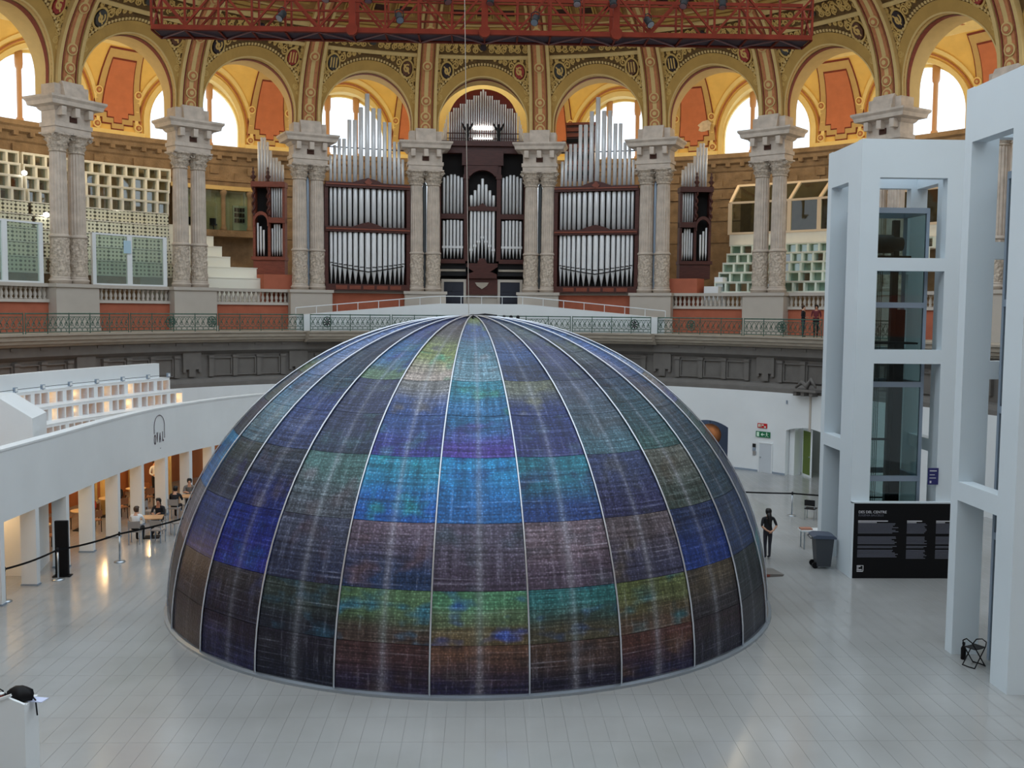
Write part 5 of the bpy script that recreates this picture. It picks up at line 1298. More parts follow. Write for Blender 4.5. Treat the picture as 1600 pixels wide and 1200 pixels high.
fin_me = MB().bb(-.1, .1, -.32, .0, 0, 2.32).mesh('fin', m_white)
SLOTS = [28.2, 30.3, 32.4, 34.5, 36.75, 38.9, 40.9, 42.7, 44.3, 45.6, 46.8]
def s_at_y(yv):
    lo, hi = 0, FL
    for _ in range(40):
        m = (lo + hi) / 2
        if fas(m)[1] < yv: lo = m
        else: hi = m
    return lo
for yv in SLOTS:
    s = s_at_y(yv); x, y, a = fas(s, 0)
    o = MB().bb(-.11, .11, .0, .46, 0, 2.32).build('fin', m_white, wl, loc=(x, y, 0), rz=a)
    MB().bb(-.13, .13, -.02, .48, 0, .05).build('fin_foot', m_steelblue, wl, loc=(x, y, 0), rz=a)
# inner wall posts and shelving with a warm glow behind
for i, yv in enumerate([26.6, 29, 31.4, 33.6, 35.8, 38.2, 40.4, 42.4, 44.4, 46]):
    s = s_at_y(yv); x, y, a = fas(s, 4.4)
    MB().bb(-.08, .08, -.1, .1, 0, 2.42).build('inner_post', m_cream, wl, loc=(x, y, 0), rz=a)
    x, y, a = fas(s, 2.4)
    if i % 2 == 0: MB().bb(-.07, .07, -.1, .1, 0, 2.42).build('inner_post', m_cream, wl, loc=(x, y, 0), rz=a)
for i, yv in enumerate((27.5, 30.5, 33.5, 36.5, 39.5, 42.5, 45)):
    s = s_at_y(yv)
    for j, g in enumerate((2.1, 3.7)):
        x, y, _ = fas(s, g)
        l = thing('pendant_lamp', 'warm globe pendant in the restaurant, %s row, %s from the near end' % (('front', 'back')[j], ('first', 'second', 'third', 'fourth', 'fifth', 'sixth', 'seventh')[i]), 'lamp', (x, y, 2.1), 0, 'restaurant pendants')
        MB().lathe([(.0, -.07), (.06, -.04), (.07, 0), (.05, .05), (.02, .08)], 8).build('globe', m_bulb, l, True)
        MB().tube([(0, 0, .08), (0, 0, .32)], .008, 4).build('cord', m_black, l)
        if j == 0 or i % 2: point('canteen_light', (x + .25, y, 2.05), CAN_W, (1.0, .62, .28), .08)
# OVAL lettering on the fascia
sg = thing('wall_sign', 'thin dark lettering reading OVAL under a tall arch outline on white fascia', 'sign')
s0 = s_at_y(40.35)
x, y, a = fas(s0, -.01)
rot = (PI / 2, 0, a)
m_sign = mat('sign_ink', (70, 50, 64), .6)
def sgp(u, z): 
    xx, yy, _ = fas(s0 + u, -.02); return (xx, yy, z)
for ch_, u_, w_, z_ in (('O', -.46, .36, 2.93), ('V', -.24, .34, 3.0), ('A', -.02, .34, 2.97), ('L', .22, .42, 2.99)):
    text(ch_, .42, sgp(u_, z_), rot, m_sign, sg, 'letter', w_ * 1.3, 1.3, .004, .006)
MB().tube([sgp(-.44, 3.35)] + [sgp(-.02 - .42 * cos(t), 3.62 + .42 * sin(t)) for t in lin(0, PI, 16)] + [sgp(.40, 3.1)], .012, 4).build('arch_outline', m_sign, sg)
MB().bb(0, .06, -.01, .0, 0, .02).build('small_print', m_print2, sg, loc=sgp(.02, 2.72), rz=a)

# stepped terraces with small glazed openings behind the fascia
ter, TLn = path_fn(smooth_path([(-17.9, 27), (-17.75, 32), (-17.15, 37.6), (-15.95, 42.3), (-14.35, 46.6)], 8))
def TP(s, g, z):
    x, y, _ = ter(s, g); return (x, y, z)
tt = thing('glazed_terraces', 'white stepped terraces with rows of small lit windows behind the fascia', 'terraces')
MB().sweep([(0, 5.08), (.3, 5.08), (.3, 5.75), (0, 5.75)], lin(0, TLn - .25, 40), TP).build('top_wall', m_white, tt)
m_glow = mat('warm_interior', (190, 126, 44), .7, var=.5, vs=.8, emit=1.0)
tri = 0
for r, (g, zt) in enumerate(((-.35, 5.06), (-1.05, 4.52), (-1.75, 3.98))):
    e = TLn - (.0 if r == 0 else -.0)
    MB().sweep([(g, zt), (g + .9, zt), (g + .9, zt + .05), (g - .02, zt + .05)], lin(0, TLn, 40), TP).build('terrace_deck', m_white, tt)
    MB().sweep([(g, zt - .62), (g + .12, zt - .62), (g + .12, zt - .52), (g, zt - .52)], lin(0, TLn, 40), TP).build('terrace_sill', m_white, tt)
    MB().sweep([(g, zt - .07), (g + .12, zt - .07), (g + .12, zt), (g, zt)], lin(0, TLn, 40), TP).build('terrace_head', m_white, tt)
    MB().sweep([(g + .5, zt - .62), (g + .55, zt - .62), (g + .55, zt), (g + .5, zt)], lin(0, TLn, 40), TP).build('lit_back', m_glow, tt)
    n = 34
    for i in range(n + 1):
        s = 4 + (TLn - 4) * i / n; x, y, a = ter(s, g); wd = .22 if i % 4 == 0 else .07
        MB().bb(-wd / 2, wd / 2, 0, .5, zt - .53, zt - .06).build('mullion', m_white, tt, loc=(x, y, 0), rz=a)
    MB().sweep([(g + .05, zt - .52), (g + .06, zt - .52), (g + .06, zt - .07), (g + .05, zt - .07)], lin(3, TLn, 20), TP).build('glazing_strip', m_win, tt)
for i in range(8):
    s = 9 + i * 1.62; x, y, z = TP(s, -.2, 5.35)
    point('terrace_light', TP(s + .4, -.08, 4.8), 1.6, (1, .62, .28), .12); point('terrace_light', TP(s + 1.1, -.82, 4.26), 2.2, (1, .62, .28), .12)
    l = thing('clamp_light', 'small square floodlight on a wire above the terraces, %s from the left' % ('first', 'second', 'third', 'fourth', 'fifth', 'sixth', 'seventh', 'eighth')[i], 'lamp', TP(s, -.3, 5.11), ter(s)[2], 'floodlights above the terraces')
    MB().bb(-.09, .09, -.04, .04, .02, .2).build('housing', m_steelblue, l); MB().bb(-.06, .06, -.05, -.04, .05, .17).build('lens', m_white, l); MB().bb(-.01, .01, -.01, .01, -.02, .02).build('foot', m_black, l)
MB().tube([TP(s, -.3, 5.22) for s in lin(4, TLn, 30)], .01, 4).build('lamp_wire', m_black, tt)
sp = struct('trim_3', MB().prism([(-13.55, 0), (-13.55, 4.86), (-14.55, 5.48), (-16.5, 5.5), (-16.5, 0)], 31.3, 33.2, lambda u, v, a: (u - (a - 31.3) * .2, a, v)), m_white)

# ================================================================== FURNITURE
m_chairw = mat('chair_grey', (150, 140, 132), .6)
m_tablew = mat('table_top_wood', (196, 150, 108), .5, var=.15, vs=4)
def chair_meshes(m_seat_, m_leg):
    return dict(seat=MB().bb(-.21, .21, -.21, .21, .43, .47).mesh('seat', m_seat_),
                back=MB().grid(lambda u, z: (u, .21 + .03 * (u / .2) ** 2 * -1 + .06 * (z - .5), z), lin(-.2, .2, 5), lin(.58, .82, 3)).slab(lambda u, z: (u, .235 + .06 * (z - .5), z), lambda u, z: (u, .215 + .06 * (z - .5), z), lin(-.2, .2, 5), [.58, .82]).mesh('backrest', m_seat_),
                leg=MB().tube([(0, 0, 0), (0, 0, .44)], .016, 6).mesh('leg', m_leg),
                rear=MB().tube([(0, .02, 0), (0, 0, .44), (0, .05, .84)], .016, 6).mesh('rear_leg', m_leg))
CH_A = chair_meshes(m_chairw, m_steelblue); CH_B = chair_meshes(m_blackm, m_steel); CH_C = chair_meshes(mat('chair_tan', (150, 100, 66), .6), m_blackm)
def chair(kind, loc, rz, label, group=None):
    t = thing('chair', label, 'chair', loc, rz, group)
    place(kind['seat'], 'seat', t); place(kind['back'], 'backrest', t)
    for sx in (-1, 1):
        place(kind['leg'], 'leg', t, (sx * .18, -.18, 0)); place(kind['rear'], 'rear_leg', t, (sx * .18, .19, 0))
    return t
def table(loc, label, r=None, rz=0.0, group=None, m=None):
    t = thing('table', label, 'table', loc, rz, group); m = m or m_tablew
    if r: MB().lathe([(r - .02, .715), (r, .725), (r, .745), (r - .02, .75)], 24).build('table_top', m, t)
    else: MB().bb(-.38, .38, -.36, .36, .715, .75).build('table_top', m, t)
    MB().lathe([(.035, .03), (.035, .715)], 8).build('leg', m_blackm, t)
    MB().bb(-.26, .26, -.24, .24, 0, .03).build('foot_plate', m_blackm, t)
    return t
table((-11.75, 36.7, 0), 'wooden top cafe table outside, beside the couple, near the stanchions', None, .2)
chair(CH_A, (-12.02, 35.75, 0), PI + .1, 'grey cafe chair with its back to us, left, before the couple table', 'outdoor cafe chairs')
chair(CH_A, (-11.3, 35.95, 0), PI - .1, 'empty grey cafe chair with its back to us, right of the couple table', 'outdoor cafe chairs')
chair(CH_A, (-11.0, 37.2, 0), -.9, 'empty grey cafe chair on the far right side of the couple table', 'outdoor cafe chairs')
table((-11.55, 40.9, 0), 'wooden top cafe table outside, half hidden by the dome', None, .1)
chair(CH_A, (-11.9, 39.9, 0), PI, 'grey cafe chair under the diner in black, backrest towards us', 'outdoor cafe chairs')
chair(CH_A, (-12.6, 39.3, 0), PI / 2, 'empty grey cafe chair left of the diner in black', 'outdoor cafe chairs')
chair(CH_A, (-11.9, 42.0, 0), .2, 'grey cafe chair under the diner in a grey vest', 'outdoor cafe chairs')
# tables seen between the fins
IN = [(-15.2, 35.3, .42, 'first'), (-14.7, 37.9, .4, 'second'), (-14.6, 40.4, .4, 'third'), (-15.9, 33.0, .42, 'fourth'), (-14.3, 42.6, .4, 'fifth')]
m_lighttop = mat('pale_table_top', (226, 196, 150), .5)
for x, y, r, od in IN:
    table((x, y, 0), 'round pale table inside the restaurant, %s counted from the near end' % {'fourth': 'first', 'first': 'second', 'second': 'third', 'third': 'fourth', 'fifth': 'fifth'}[od], r, 0, 'restaurant tables', m_lighttop)
    for q, (dx, dy, rz) in enumerate(((-.62, -.1, PI / 2), (.55, -.35, -PI / 2 - .6), (.1, .7, 0))):
        chair(CH_C, (x + dx, y + dy, 0), rz, 'tan chair at the %s restaurant table, %s side' % ({'fourth': 'first', 'first': 'second', 'second': 'third', 'third': 'fourth', 'fifth': 'fifth'}[od], ('left', 'near right', 'far')[q]), 'restaurant chairs')

# stanchions with belts
def stanchion(x, y, label, h=.98):
    t = thing('stanchion', label, 'stanchion', (x, y, 0), 0, 'chrome belt stanchions')
    MB().lathe([(.18, 0), (.18, .02), (.1, .05), (.03, .07)], 18).build('base', m_steel, t, True)
    MB().lathe([(.028, .05), (.028, h - .12)], 10).build('pole', m_steel, t, True)
    MB().lathe([(.035, h - .12), (.035, h), (.02, h + .01)], 10).build('head', m_blackm, t, True)
ST = [(-13.22, 28.54, 'leftmost chrome stanchion on the left, at the frame edge'), (-12.7, 30.86, 'chrome stanchion beside the black totem post'), (-11.64, 33.09, 'chrome stanchion in front of the couple cafe table'), (-9.95, 36.6, 'chrome stanchion right of the cafe tables by the dome')]
for x, y, l in ST: stanchion(x, y, l)
stanchion(12.75, 41.0, 'chrome stanchion beside the black chair on the right')
def belt(a, b_, label, z=.92):
    pts = [(a[0] + (b_[0] - a[0]) * t, a[1] + (b_[1] - a[1]) * t, z - .05 * sin(PI * t)) for t in lin(0, 1, 10)]
    mb = MB(); vs = [(p[0], p[1], p[2] + d) for p in pts for d in (-.03, .03)]
    d = Vector((b_[0] - a[0], b_[1] - a[1], 0)).normalized(); n = Vector((-d.y, d.x, 0)) * .006
    vs2 = [(v[0] + n.x, v[1] + n.y, v[2]) for v in vs]; m = len(vs)
    mb.add(vs + vs2, [(2 * i, 2 * i + 2, 2 * i + 3, 2 * i + 1) for i in range(9)] + [(m + 2 * i, m + 2 * i + 1, m + 2 * i + 3, m + 2 * i + 2) for i in range(9)] + [(2 * i + 1, 2 * i + 3, m + 2 * i + 3, m + 2 * i + 1) for i in range(9)] + [(2 * i, m + 2 * i, m + 2 * i + 2, 2 * i + 2) for i in range(9)])
    tag(mb.build('belt', m_black, None), label, 'belt')
belt((-15.0, 25.5), ST[0], 'black stanchion belt leaving the frame at the left edge')
belt(ST[0], ST[1], 'black stanchion belt between leftmost post and totem')
belt(ST[1], ST[2], 'black stanchion belt from the totem to the couple table')
belt(ST[2], ST[3], 'black stanchion belt from couple table to the dome')
belt((8.6, 42.2), (12.75, 41.0), 'black stanchion belt from the dome to the right stanchion')
belt((12.75, 41.0), (16.5, 40.2), 'black stanchion belt right of the stanchion, passing behind the tower')
tm = thing('totem_post', 'tall flat black totem post by the second stanchion', 'post', (-12.75, 31.3, 0), .1)
MB().bb(-.19, .19, -.06, .06, .03, 1.72).build('panel', m_black, tm); MB().bb(-.26, .26, -.16, .16, 0, .03).build('foot_plate', m_black, tm)
# wheeled bin
wb = thing('wheeled_bin', 'dark grey wheeled bin beside the middle tower', 'bin', (11.2, 32.6, 0), -.1)
m_bin = mat('bin_plastic', (62, 66, 72), .5)
vs = []
for z, a, c in ((.08, .22, .26), (1.0, .29, .33)):
    vs += [(-a, -c, z), (a, -c, z), (a, c, z), (-a, c, z)]
MB().add(vs, [(3, 2, 1, 0), (4, 5, 6, 7), (0, 1, 5, 4), (1, 2, 6, 5), (2, 3, 7, 6), (3, 0, 4, 7)]).build('body', m_bin, wb)
MB().prism([(-.36, 1.0), (.36, 1.0), (.36, 1.05), (.25, 1.1), (-.25, 1.12), (-.4, 1.06)], -.36, .36, lambda u, v, a: (u, a, v)).build('lid', mat('bin_lid', (70, 80, 98), .5), wb)
for s_ in (-1, 1):
    o = MB().lathe([(.0, -.03), (.1, -.03), (.1, .03), (0, .03)], 14).build('wheel', m_black, wb, loc=(-.27, s_ * .2, .1)); o.rotation_euler = (PI / 2, 0, 0)
MB().tube([(-.38, -.25, 1.02), (-.44, -.25, 1.0), (-.44, .25, 1.0), (-.38, .25, 1.02)], .02, 6).build('handle', m_bin, wb)
chair(CH_B, (13.3, 40.3, 0), 2.6, 'single black chair on the right behind the belt')
tb = thing('bench_table', 'low white table with papers behind the wheeled bin', 'table', (12.3, 35.3, 0))
MB().bb(-1.0, .9, -.25, .25, .62, .67).build('table_top', m_white, tb)
for sx in (-.9, .8):
    for sy in (-.2, .2): MB().bb(sx - .02, sx + .02, sy - .02, sy + .02, 0, .62).build('leg', m_steel, tb)
tag(MB().bb(-.2, .2, -.15, .15, 0, .05).build('leaflet_stack', mat('leaflet', (170, 120, 100), .7), None, loc=(11.5, 35.3, .67)), 'stack of leaflets on the low white table', 'leaflets')
fp = thing('floor_plate', 'flat grey access plate lying on the floor right of the dome', 'plate', (8.95, 31.7, 0), .2)
MB().prism([(-.55, .0), (.55, .0), (.6, .06), (-.55, .14)], -.4, .4, lambda u, v, a: (u, a, v)).build('plate', m_frieze, fp); MB().bb(-.5, .1, -.42, -.4, .02, .08).build('red_edge', m_maroon, fp)
# folding stool and bottle by the nearest tower
fs_ = thing('folding_stool', 'black folding stool with crossed legs by the nearest tower', 'stool', (11.72, 23.3, 0), .5)
for s_ in (-1, 1):
    MB().tube([(-.2, s_ * .16, 0), (.18, s_ * .16, .47), (.25, s_ * .13, .56)], .014, 6).build('leg', m_black, fs_)
    MB().tube([(.2, s_ * .16, 0), (-.18, s_ * .16, .47), (-.27, s_ * .12, .62)], .014, 6).build('leg', m_black, fs_)
for sx in (-1, 1):
    MB().tube([(sx * .2, -.16, .015), (sx * .22, 0, .015), (sx * .2, .16, .015)], .014, 6).build('foot_bar', m_black, fs_)
MB().tube([(.25, -.13, .56), (.28, 0, .6), (.25, .13, .56)], .014, 6).build('top_bar', m_black, fs_); MB().tube([(-.27, -.12, .62), (-.31, 0, .7), (-.27, .12, .62)], .014, 6).build('top_bar', m_black, fs_)
MB().slab(lambda u, v: (u, v, .45 + .25 * u * u * 1.2), lambda u, v: (u, v, .435 + .25 * u * u * 1.2), lin(-.2, .2, 7), lin(-.15, .15, 3)).build('seat_cloth', m_blackm, fs_)
bt = thing('bottle', 'black drinking bottle standing beside the folding stool', 'bottle', (11.68, 23.75, 0))
MB().lathe([(.055, 0), (.06, .02), (.06, .27), (.03, .33), (.03, .36)], 12).build('body', m_black, bt, True); MB().lathe([(.035, .36), (.035, .41), (.02, .42)], 10).build('cap', m_blackm, bt, True)

# wall signs, door, ball on the right lower wall
def on_wall(k, z, g=-3.22):
    (x, y), rz = frame(k * BAY, g); return (x, y, z), rz
l, rz = on_wall(2.772, 1.82)
es = thing('exit_sign', 'green emergency exit sign with arrow and running figure', 'sign', l, rz)
MB().bb(-.42, .42, -.04, 0, 0, .3).build('plate', mat('exit_green', (20, 110, 70), .5), es)
m_pw = mat('pictogram_white', (214, 240, 220), .5)
MB().bb(-.36, -.22, -.05, -.04, .04, .26).build('door_pictogram', m_pw, es)
MB().prism([(-.12, .15), (-.02, .24), (-.02, .17), (.1, .17), (.1, .13), (-.02, .13), (-.02, .06)], -.05, -.04, lambda u, v, a: (u, a, v)).build('arrow_pictogram', m_pw, es)
MB().bb(.2, .25, -.05, -.04, .22, .27).bar((.22, -.045, .22), (.24, -.045, .12), .05, .012).bar((.24, -.045, .12), (.33, -.045, .04), .03, .012).bar((.24, -.045, .12), (.16, -.045, .05), .03, .012).bar((.15, -.045, .16), (.34, -.045, .2), .025, .012).build('figure_pictogram', m_pw, es)
l, rz = on_wall(2.762, 2.3)
rs = thing('fire_sign', 'small red fire equipment sign above the exit sign', 'sign', l, rz)
MB().bb(-.28, .28, -.03, 0, 0, .24).build('plate', mat('fire_red', (190, 34, 40), .5), rs)
MB().bb(-.22, -.14, -.04, -.03, .05, .2).bb(-.09, -.05, -.04, -.03, .05, .2).bb(0, .08, -.04, -.03, .12, .2).bb(.12, .22, -.04, -.03, .03, .1).build('pictogram', m_pw, rs)
for i, (k, z, w) in enumerate(((2.685, 1.35, .09), (2.685, 1.15, .09), (2.69, .95, .1))):
    l, rz = on_wall(k, z)
    o = MB().bb(-w, w, -.03, 0, -w, w).build('wall_button', (m_blackm, m_steelblue, m_steel)[i], None, loc=l, rz=rz)
    tag(o, 'small %s square fitting on the wall left of the white door, %s of three' % (('black', 'grey', 'steel')[i], ('top', 'middle', 'bottom')[i]), 'fitting')
dr = struct('door_1')
l, rz = on_wall(2.79, 0)
dr.location = l; dr.rotation_euler = (0, 0, rz)
MB().bb(-.30, .42, -.03, .02, 0, 1.5).build('leaf', mat('door_grey_white', (196, 202, 208), .5), dr)
MB().bb(-.36, -.30, -.05, .02, 0, 1.56).bb(.42, .48, -.05, .02, 0, 1.56).bb(-.30, .42, -.05, .02, 1.5, 1.56).build('frame', m_white, dr)
MB().bb(-.26, -.2, -.07, -.03, .75, .8).build('handle', m_steel, dr)
gd = struct('door_2')
(x, y), rz = frame(3.14 * BAY, -2.6)
gd.location = (x, y, 0); gd.rotation_euler = (0, 0, rz - .5)
MB().bb(-.5, -.42, -.03, .03, 0, 2.4).bb(.42, .5, -.03, .03, 0, 2.4).bb(-.42, .42, -.03, .03, 2.3, 2.4).bb(-.42, .42, -.03, .03, 0, .1).build('frame', m_white, gd)
MB().bb(-.42, .42, -.01, .01, .1, 2.3).build('pane', glass('green_glass', (170, 190, 120), .1, .05, .35, (150, 170, 90)), gd)
MB().bb(.3, .36, -.06, -.01, 1.0, 1.05).build('handle', m_steel, gd)
pb = thing('planet_ball', 'rust coloured ball like a planet hanging in the wall niche', 'ball', P(2.2 * BAY, -2.7, 1.6))
MB().lathe([(.62 * sin(PI * i / 16) + .001, -.62 * cos(PI * i / 16)) for i in range(17)], 28).build('sphere', mat('rusty_planet', (188, 118, 70), .7, var=.45, vs=2.2, bump=.2, bs=6), pb, True)
MB().tube([(0, 0, .62), (0, 0, .8)], .01, 4).build('cord', m_black, pb)
tag(MB().bb(-.03, .03, -.05, 0, -.09, .09).build('wall_sensor', m_steelblue, None, loc=on_wall(3.0, 3.75)[0], rz=on_wall(3.0, 3.75)[1]), 'tiny sensor box high on the right white wall', 'sensor')
# carved eagle bracket on the frieze by the tower
(x, y), rz = frame(3.22 * BAY, -3.3)
eb = thing('carved_bracket', 'dark carved stone bracket with scroll work above the right white wall', 'bracket', (x, y, 4.15), rz)
MB().bb(-.75, .75, -.45, .1, .22, .34).build('shelf', m_frieze, eb)
for q in (-.55, -.1, .4): MB().bb(q - .1, q + .1, -.35, .1, 0, .22).build('console', m_frieze, eb)
MB().tube([(-.6, -.2, .4), (-.2, -.25, .7), (.1, -.25, .5), (.3, -.2, .85), (.6, -.2, .45)], [.05, .12, .16, .12, .05], 8).build('scroll', m_frieze, eb, True)

# reception desk with belongings, lower left
dk = thing('reception_desk', 'tall white reception desk cut by the lower left corner of frame', 'desk', (-7.7, 17.3, 0), 0)
MB().prism([(0, 0), (0, 1.45), (-.28, 1.57), (-.9, 1.36), (-3.2, 1.36), (-3.2, 0)], 0, .06, lambda u, v, a: (u, a, v)).build('front_panel', m_white, dk)
MB().bb(-.06, 0, .06, .55, 0, 1.42).build('side_panel', m_white, dk)
MB().bb(-3.2, -.06, .06, .55, 1.36, 1.42).build('work_top', m_white, dk)
MB().bar((-.22, .0, 1.62), (-1.1, .0, 1.3), .05, .04).build('sloping_rail', m_white, dk)
def dkp(u, v, z): return (-7.7 + u, 17.3 + v, z + .26)
bgm = thing('handbag', 'black soft handbag lying on the reception desk', 'bag', dkp(-.2, .3, 1.165), -.3)
bm_ = MB().lathe([(.02, 0), (.28, .02), (.32, .1), (.27, .2), (.14, .27), (.02, .28)], 18, mod=lambda i, j: 1 + .12 * sin(i * 2.1 + j)); o = bm_.build('body', m_black, bgm, True); o.scale = (.8, .55, .85)
MB().tube([(.2, 0, .13), (.3, .02, .02), (.32, .03, -.25)], .014, 5).build('strap', m_black, bgm)
tag(MB().bb(-.3, .3, -.1, .1, 0, .015).build('paper_sheet', mat('pale_paper', (200, 208, 236), .6), None, loc=dkp(-.05, .32, 1.163), rz=-.2), 'pale paper sheet under the handbag on the desk', 'paper')
cp_ = thing('paper_cup', 'red and white paper cup on the desk left of the handbag', 'cup', dkp(-.52, .3, 1.165))
MB().lathe([(.035, 0), (.045, .1), (.045, .11)], 12).build('body', m_maroon, cp_, True); MB().lathe([(.047, .1), (.047, .12), (.03, .125)], 12).build('lid', m_white, cp_, True)
hd = thing('headphones', 'black headphones on the desk beside the paper cup', 'headphones', dkp(-.62, .4, 1.165))
MB().tube([(-.09, 0, .04), (-.08, 0, .12), (0, 0, .17), (.08, 0, .12), (.09, 0, .04)], .012, 6).build('band', m_black, hd)
for s_ in (-1, 1): MB().lathe([(.0, 0), (.045, 0), (.05, .05), (.03, .08), (0, .08)], 10, (s_ * .09, 0, 0)).build('ear_cup', m_black, hd, True)

# ================================================================== PEOPLE
def person(label, loc, rz, J, radii, cols, H=1.0, hair=None, hands=True, group=None):
    """J: joint positions (metres, facing -y); one skinned body mesh, coloured by nearest limb"""
    t = thing('person', label, 'person', loc, rz, group)
    names = list(J); idx = {n: i for i, n in enumerate(names)}
    verts = [Vector(J[n]) * H for n in names]; rr_ = [radii[n] * H for n in names]
    edges = [('pelvis', 'waist'), ('waist', 'chest'), ('chest', 'neck'), ('neck', 'head'), ('head', 'crown')]
    for s_ in 'LR':
        edges += [('chest', 'sh' + s_), ('sh' + s_, 'el' + s_), ('el' + s_, 'wr' + s_), ('wr' + s_, 'palm' + s_), ('pelvis', 'hip' + s_), ('hip' + s_, 'kn' + s_), ('kn' + s_, 'an' + s_), ('an' + s_, 'toe' + s_)]
    E_ = [(idx[a], idx[b_]) for a, b_ in edges]; zone = [cols[b_[:-1] if b_[-1] in 'LR' else b_] if (b_[:-1] if b_[-1] in 'LR' else b_) in cols else cols['waist'] for a, b_ in edges]
    def addv(p, r):
        verts.append(p); rr_.append(r); return len(verts) - 1
    hn = idx['head']; nose = addv(verts[hn] + Vector((0, -.105 * H, -.01 * H)), .018 * H); E_.append((hn, nose)); zone.append(cols['head'])
    for s_ in 'LR':
        w, p = verts[idx['wr' + s_]], verts[idx['palm' + s_]]
        d = (p - w).normalized(); side = d.cross(Vector((0, 0, 1))); side = side.normalized() if side.length > .1 else Vector((1, 0, 0)); cur = d.cross(side) * (.02 * H)
        for q, ln in enumerate((.07, .08, .075, .06)):
            o_ = side * ((q - 1.5) * .019 * H)
            a = addv(p + o_ + d * (.02 * H), .010 * H); b_ = addv(p + o_ * 1.2 + d * ((.02 + ln * .55) * H) + cur * .5, .009 * H); c_ = addv(p + o_ * 1.2 + d * ((.02 + ln) * H) + cur * 1.6, .007 * H)
            for e_ in ((idx['palm' + s_], a), (a, b_), (b_, c_)): E_.append(e_); zone.append(cols['palm'])
        a = addv((w + p) / 2 + side * (.035 * H), .011 * H); b_ = addv(p + side * (.055 * H) + d * (.01 * H), .009 * H)
        for e_ in ((idx['palm' + s_], a), (a, b_)): E_.append(e_); zone.append(cols['palm'])
    me = bpy.data.meshes.new('skel'); me.from_pydata([tuple(v) for v in verts], E_, [])
    ob = bpy.data.objects.new('skel', me); COL.objects.link(ob)
    md = ob.modifiers.new('skin', 'SKIN'); md.use_smooth_shade = True
    sv = me.skin_vertices[0].data
    for i, r in enumerate(rr_):
        sv[i].radius = (r, r)
    sv[idx['pelvis']].use_root = True
    for n in ('chest', 'waist', 'pelvis'): sv[idx[n]].radius = (radii[n] * H * 1.12, radii[n] * H * .78)
    s2 = ob.modifiers.new('sub', 'SUBSURF'); s2.levels = 1; s2.render_levels = 1
    em = bpy.data.meshes.new_from_object(ob.evaluated_get(bpy.context.evaluated_depsgraph_get()))
    bpy.data.objects.remove(ob)
    mats_ = []; em.materials.clear()
    for z in zone:
        if z not in mats_: mats_.append(z); em.materials.append(z)
    segs = [(verts[a], verts[b_]) for a, b_ in E_]
    for p in em.polygons:
        c_ = p.center; best = 9; bi = 0
        for k, (a, b_) in enumerate(segs):
            ab = b_ - a; u = max(0, min(1, (c_ - a).dot(ab) / max(1e-9, ab.length_squared))); dd = (c_ - a - ab * u).length - .5 * (rr_[E_[k][0]] * (1 - u) + rr_[E_[k][1]] * u)
            if dd < best: best, bi = dd, k
        p.material_index = mats_.index(zone[bi]); p.use_smooth = True
    em.name = 'body'; place(em, 'body', t)
    if hair:
        hm, long_ = hair; hc = verts[hn]; up = (verts[idx['crown']] - hc).normalized()
        hb = MB().lathe([(.02, .125), (.07, .115), (.104, .07), (.112, .02), (.104, -.03), (.085, -.08)], 14, mod=lambda i, j: 1.0 if (i + .5) / 14 * 2 * PI < PI else (.98 if j < 3 else .55))
        o = hb.build('hair', hm, t, True, tuple(hc + up * .03 * H + Vector((0, .014 * H, 0)))); o.scale = (H, H, H)
        if long_:
            o = MB().tube([tuple(hc + Vector((0, .06, .0)) * H), tuple(hc + Vector((0, .1, -.12)) * H), tuple(hc + Vector((0, .13, -.28)) * H), tuple(hc + Vector((0, .12, -.40)) * H)], [.08 * H, .085 * H, .07 * H, .02 * H], 8).build('hair_length', hm, t, True)
    for s_ in (-1, 1):
        MB().lathe([(.0, -.012), (.012, -.006), (.012, .006), (0, .012)], 6).build('eye', m_black, t, True, tuple(verts[hn] + Vector((s_ * .035 * H, -.092 * H, .012 * H))))
    return t
RAD = dict(pelvis=.145, waist=.125, chest=.145, neck=.055, head=.095, crown=.07)
for s_ in 'LR': RAD.update({'sh' + s_: .062, 'el' + s_: .043, 'wr' + s_: .028, 'palm' + s_: .033, 'hip' + s_: .095, 'kn' + s_: .06, 'an' + s_: .042, 'toe' + s_: .036})
def stand_pose(back=False):
    J = dict(pelvis=(0, 0, .95), waist=(0, .0, 1.12), chest=(0, .0, 1.32), neck=(0, .01, 1.47), head=(0, -.01, 1.58), crown=(0, 0, 1.66))
    for s_, q in (('L', -1), ('R', 1)):
        J.update({'sh' + s_: (q * .185, .01, 1.40), 'hip' + s_: (q * .09, 0, .90), 'kn' + s_: (q * .085, -.01, .48), 'an' + s_: (q * .07, .02, .075), 'toe' + s_: (q * .08, -.14, .035)})
        if back: J.update({'el' + s_: (q * .27, .10, 1.14), 'wr' + s_: (q * .11, .19, 1.00), 'palm' + s_: (q * .03, .205, .97)})
        else: J.update({'el' + s_: (q * .24, .03, 1.13), 'wr' + s_: (q * .2, -.14, 1.06), 'palm' + s_: (q * .13, -.2, 1.08)})
    return J
def sit_pose(lean=0.0):
    J = dict(pelvis=(0, .05, .52), waist=(0, .05 - lean * .3, .70), chest=(0, .03 - lean * .7, .90), neck=(0, .01 - lean, 1.06), head=(0, -.02 - lean, 1.17), crown=(0, -.01 - lean, 1.25))
    for s_, q in (('L', -1), ('R', 1)):
        J.update({'sh' + s_: (q * .185, .02 - lean * .9, .98), 'hip' + s_: (q * .09, .02, .50), 'kn' + s_: (q * .11, -.42, .52), 'an' + s_: (q * .11, -.36, .075), 'toe' + s_: (q * .11, -.50, .035), 'el' + s_: (q * .24, -.1 - lean * .8, .74), 'wr' + s_: (q * .15, -.32 - lean * .6, .80), 'palm' + s_: (q * .1, -.39 - lean * .6, .80)})
    return J
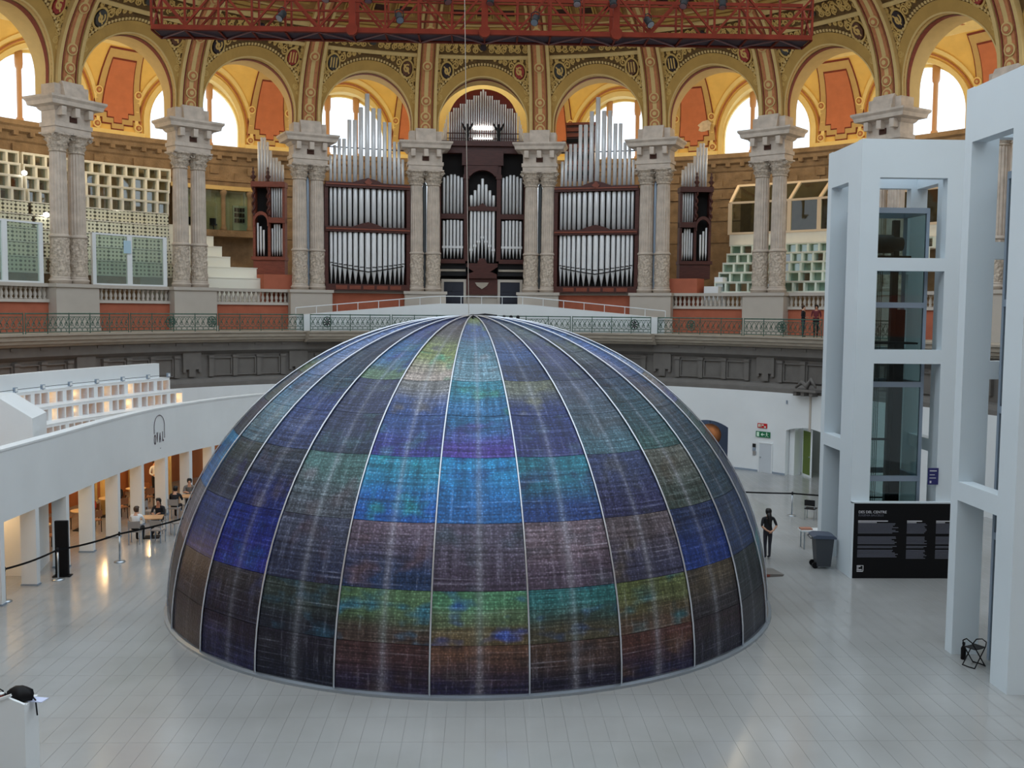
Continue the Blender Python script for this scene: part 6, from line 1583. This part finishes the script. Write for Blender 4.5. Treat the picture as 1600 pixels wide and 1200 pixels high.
m_skin = mat('skin', (206, 156, 128), .6); m_skin2 = mat('skin_tan', (176, 122, 94), .6)
m_hairb = mat('hair_black', (24, 20, 20), .5); m_hairbr = mat('hair_brown', (66, 46, 34), .5)
cloth = {n: mat('cloth_' + n, c_, .85, var=.08, vs=8) for n, c_ in dict(black=(30, 30, 34), charcoal=(50, 50, 58), white=(226, 226, 226), grey=(120, 116, 112), maroon=(104, 44, 50), red=(170, 70, 50), navy=(40, 46, 70), blue=(96, 116, 150)).items()}
def cols(top, trou, skin=None, sleeve=False, shoe='black'):
    skin = skin or m_skin
    return dict(pelvis=cloth[trou], waist=cloth[top], chest=cloth[top], neck=skin, head=skin, crown=skin, sh=cloth[top], el=cloth[top], wr=cloth[top] if sleeve else skin, palm=skin, hip=cloth[trou], kn=cloth[trou], an=cloth[trou], toe=cloth[shoe])
person('woman in dark shirt and trousers seen from behind, hands clasped at her back', (9.72, 33.75, 0), PI + .15, stand_pose(True), RAD, cols('black', 'charcoal'), .99, (m_hairb, True))
ppl_b = [P(3.10 * BAY, -2.9, 7.06), P(3.22 * BAY, -2.85, 7.06)]
person('person in black standing at the balcony railing, left of two', ppl_b[0], 1.0, stand_pose(), RAD, cols('black', 'navy', m_skin, True), .92, (m_hairbr, False))
person('person in maroon top with a large dark bun at the balcony, right of two', ppl_b[1], -.4, stand_pose(), RAD, cols('maroon', 'black', m_skin2, True), .94, (m_hairb, True))
person('diner in a white shirt seen from behind at the couple table', (-12.02, 35.85, 0), PI, sit_pose(.05), RAD, cols('white', 'black'), .98, (m_hairbr, False))
person('woman in black facing us across the couple table', (-11.75, 37.55, 0), 0, sit_pose(.1), RAD, cols('black', 'black', m_skin2, True), .98, (m_hairb, True))
chair(CH_A, (-11.75, 37.5, 0), 0, 'grey cafe chair under the woman in black at the couple table', 'outdoor cafe chairs')
person('diner in black seen from behind at the table by the dome', (-11.9, 40.0, 0), PI, sit_pose(.05), RAD, cols('black', 'black', m_skin, True), .98, (m_hairb, False))
person('diner in a grey vest facing left behind the diner in black', (-11.9, 41.95, 0), .3, sit_pose(.08), RAD, cols('grey', 'black'), .98, (m_hairb, False))
person('diner in pale shirt at the dome edge, rightmost of the outdoor diners', (-11.1, 42.4, 0), -.4, sit_pose(.1), RAD, cols('white', 'navy'), .98, (m_hairb, False))
person('waiter in white shirt standing inside the restaurant', (-14.0, 44.2, 0), .9, stand_pose(), RAD, cols('white', 'black', m_skin, True), 1.0, (m_hairbr, False))
person('diner in white leaning over the second restaurant table', (-15.75, 35.25, 0), PI / 2, sit_pose(.15), RAD, cols('white', 'black', m_skin2), .98, (m_hairb, False))
person('diner in grey at the near side of the first restaurant table', (-15.4, 32.7, 0), -PI / 2 - .6, sit_pose(.1), RAD, cols('grey', 'charcoal', m_skin, True), .98, (m_hairbr, False))
person('diner in red top at the third restaurant table', (-14.62, 38.55, 0), 0, sit_pose(.08), RAD, cols('red', 'black', m_skin2, True), .98, (m_hairb, False))
person('diner in black at the fourth restaurant table', (-14.5, 41.05, 0), 0, sit_pose(.1), RAD, cols('black', 'black', m_skin, True), .98, (m_hairb, False))
person('diner in blue on the left side of the first restaurant table', (-16.45, 32.95, 0), PI / 2, sit_pose(.1), RAD, cols('blue', 'black', m_skin, True), .98, (m_hairb, False))
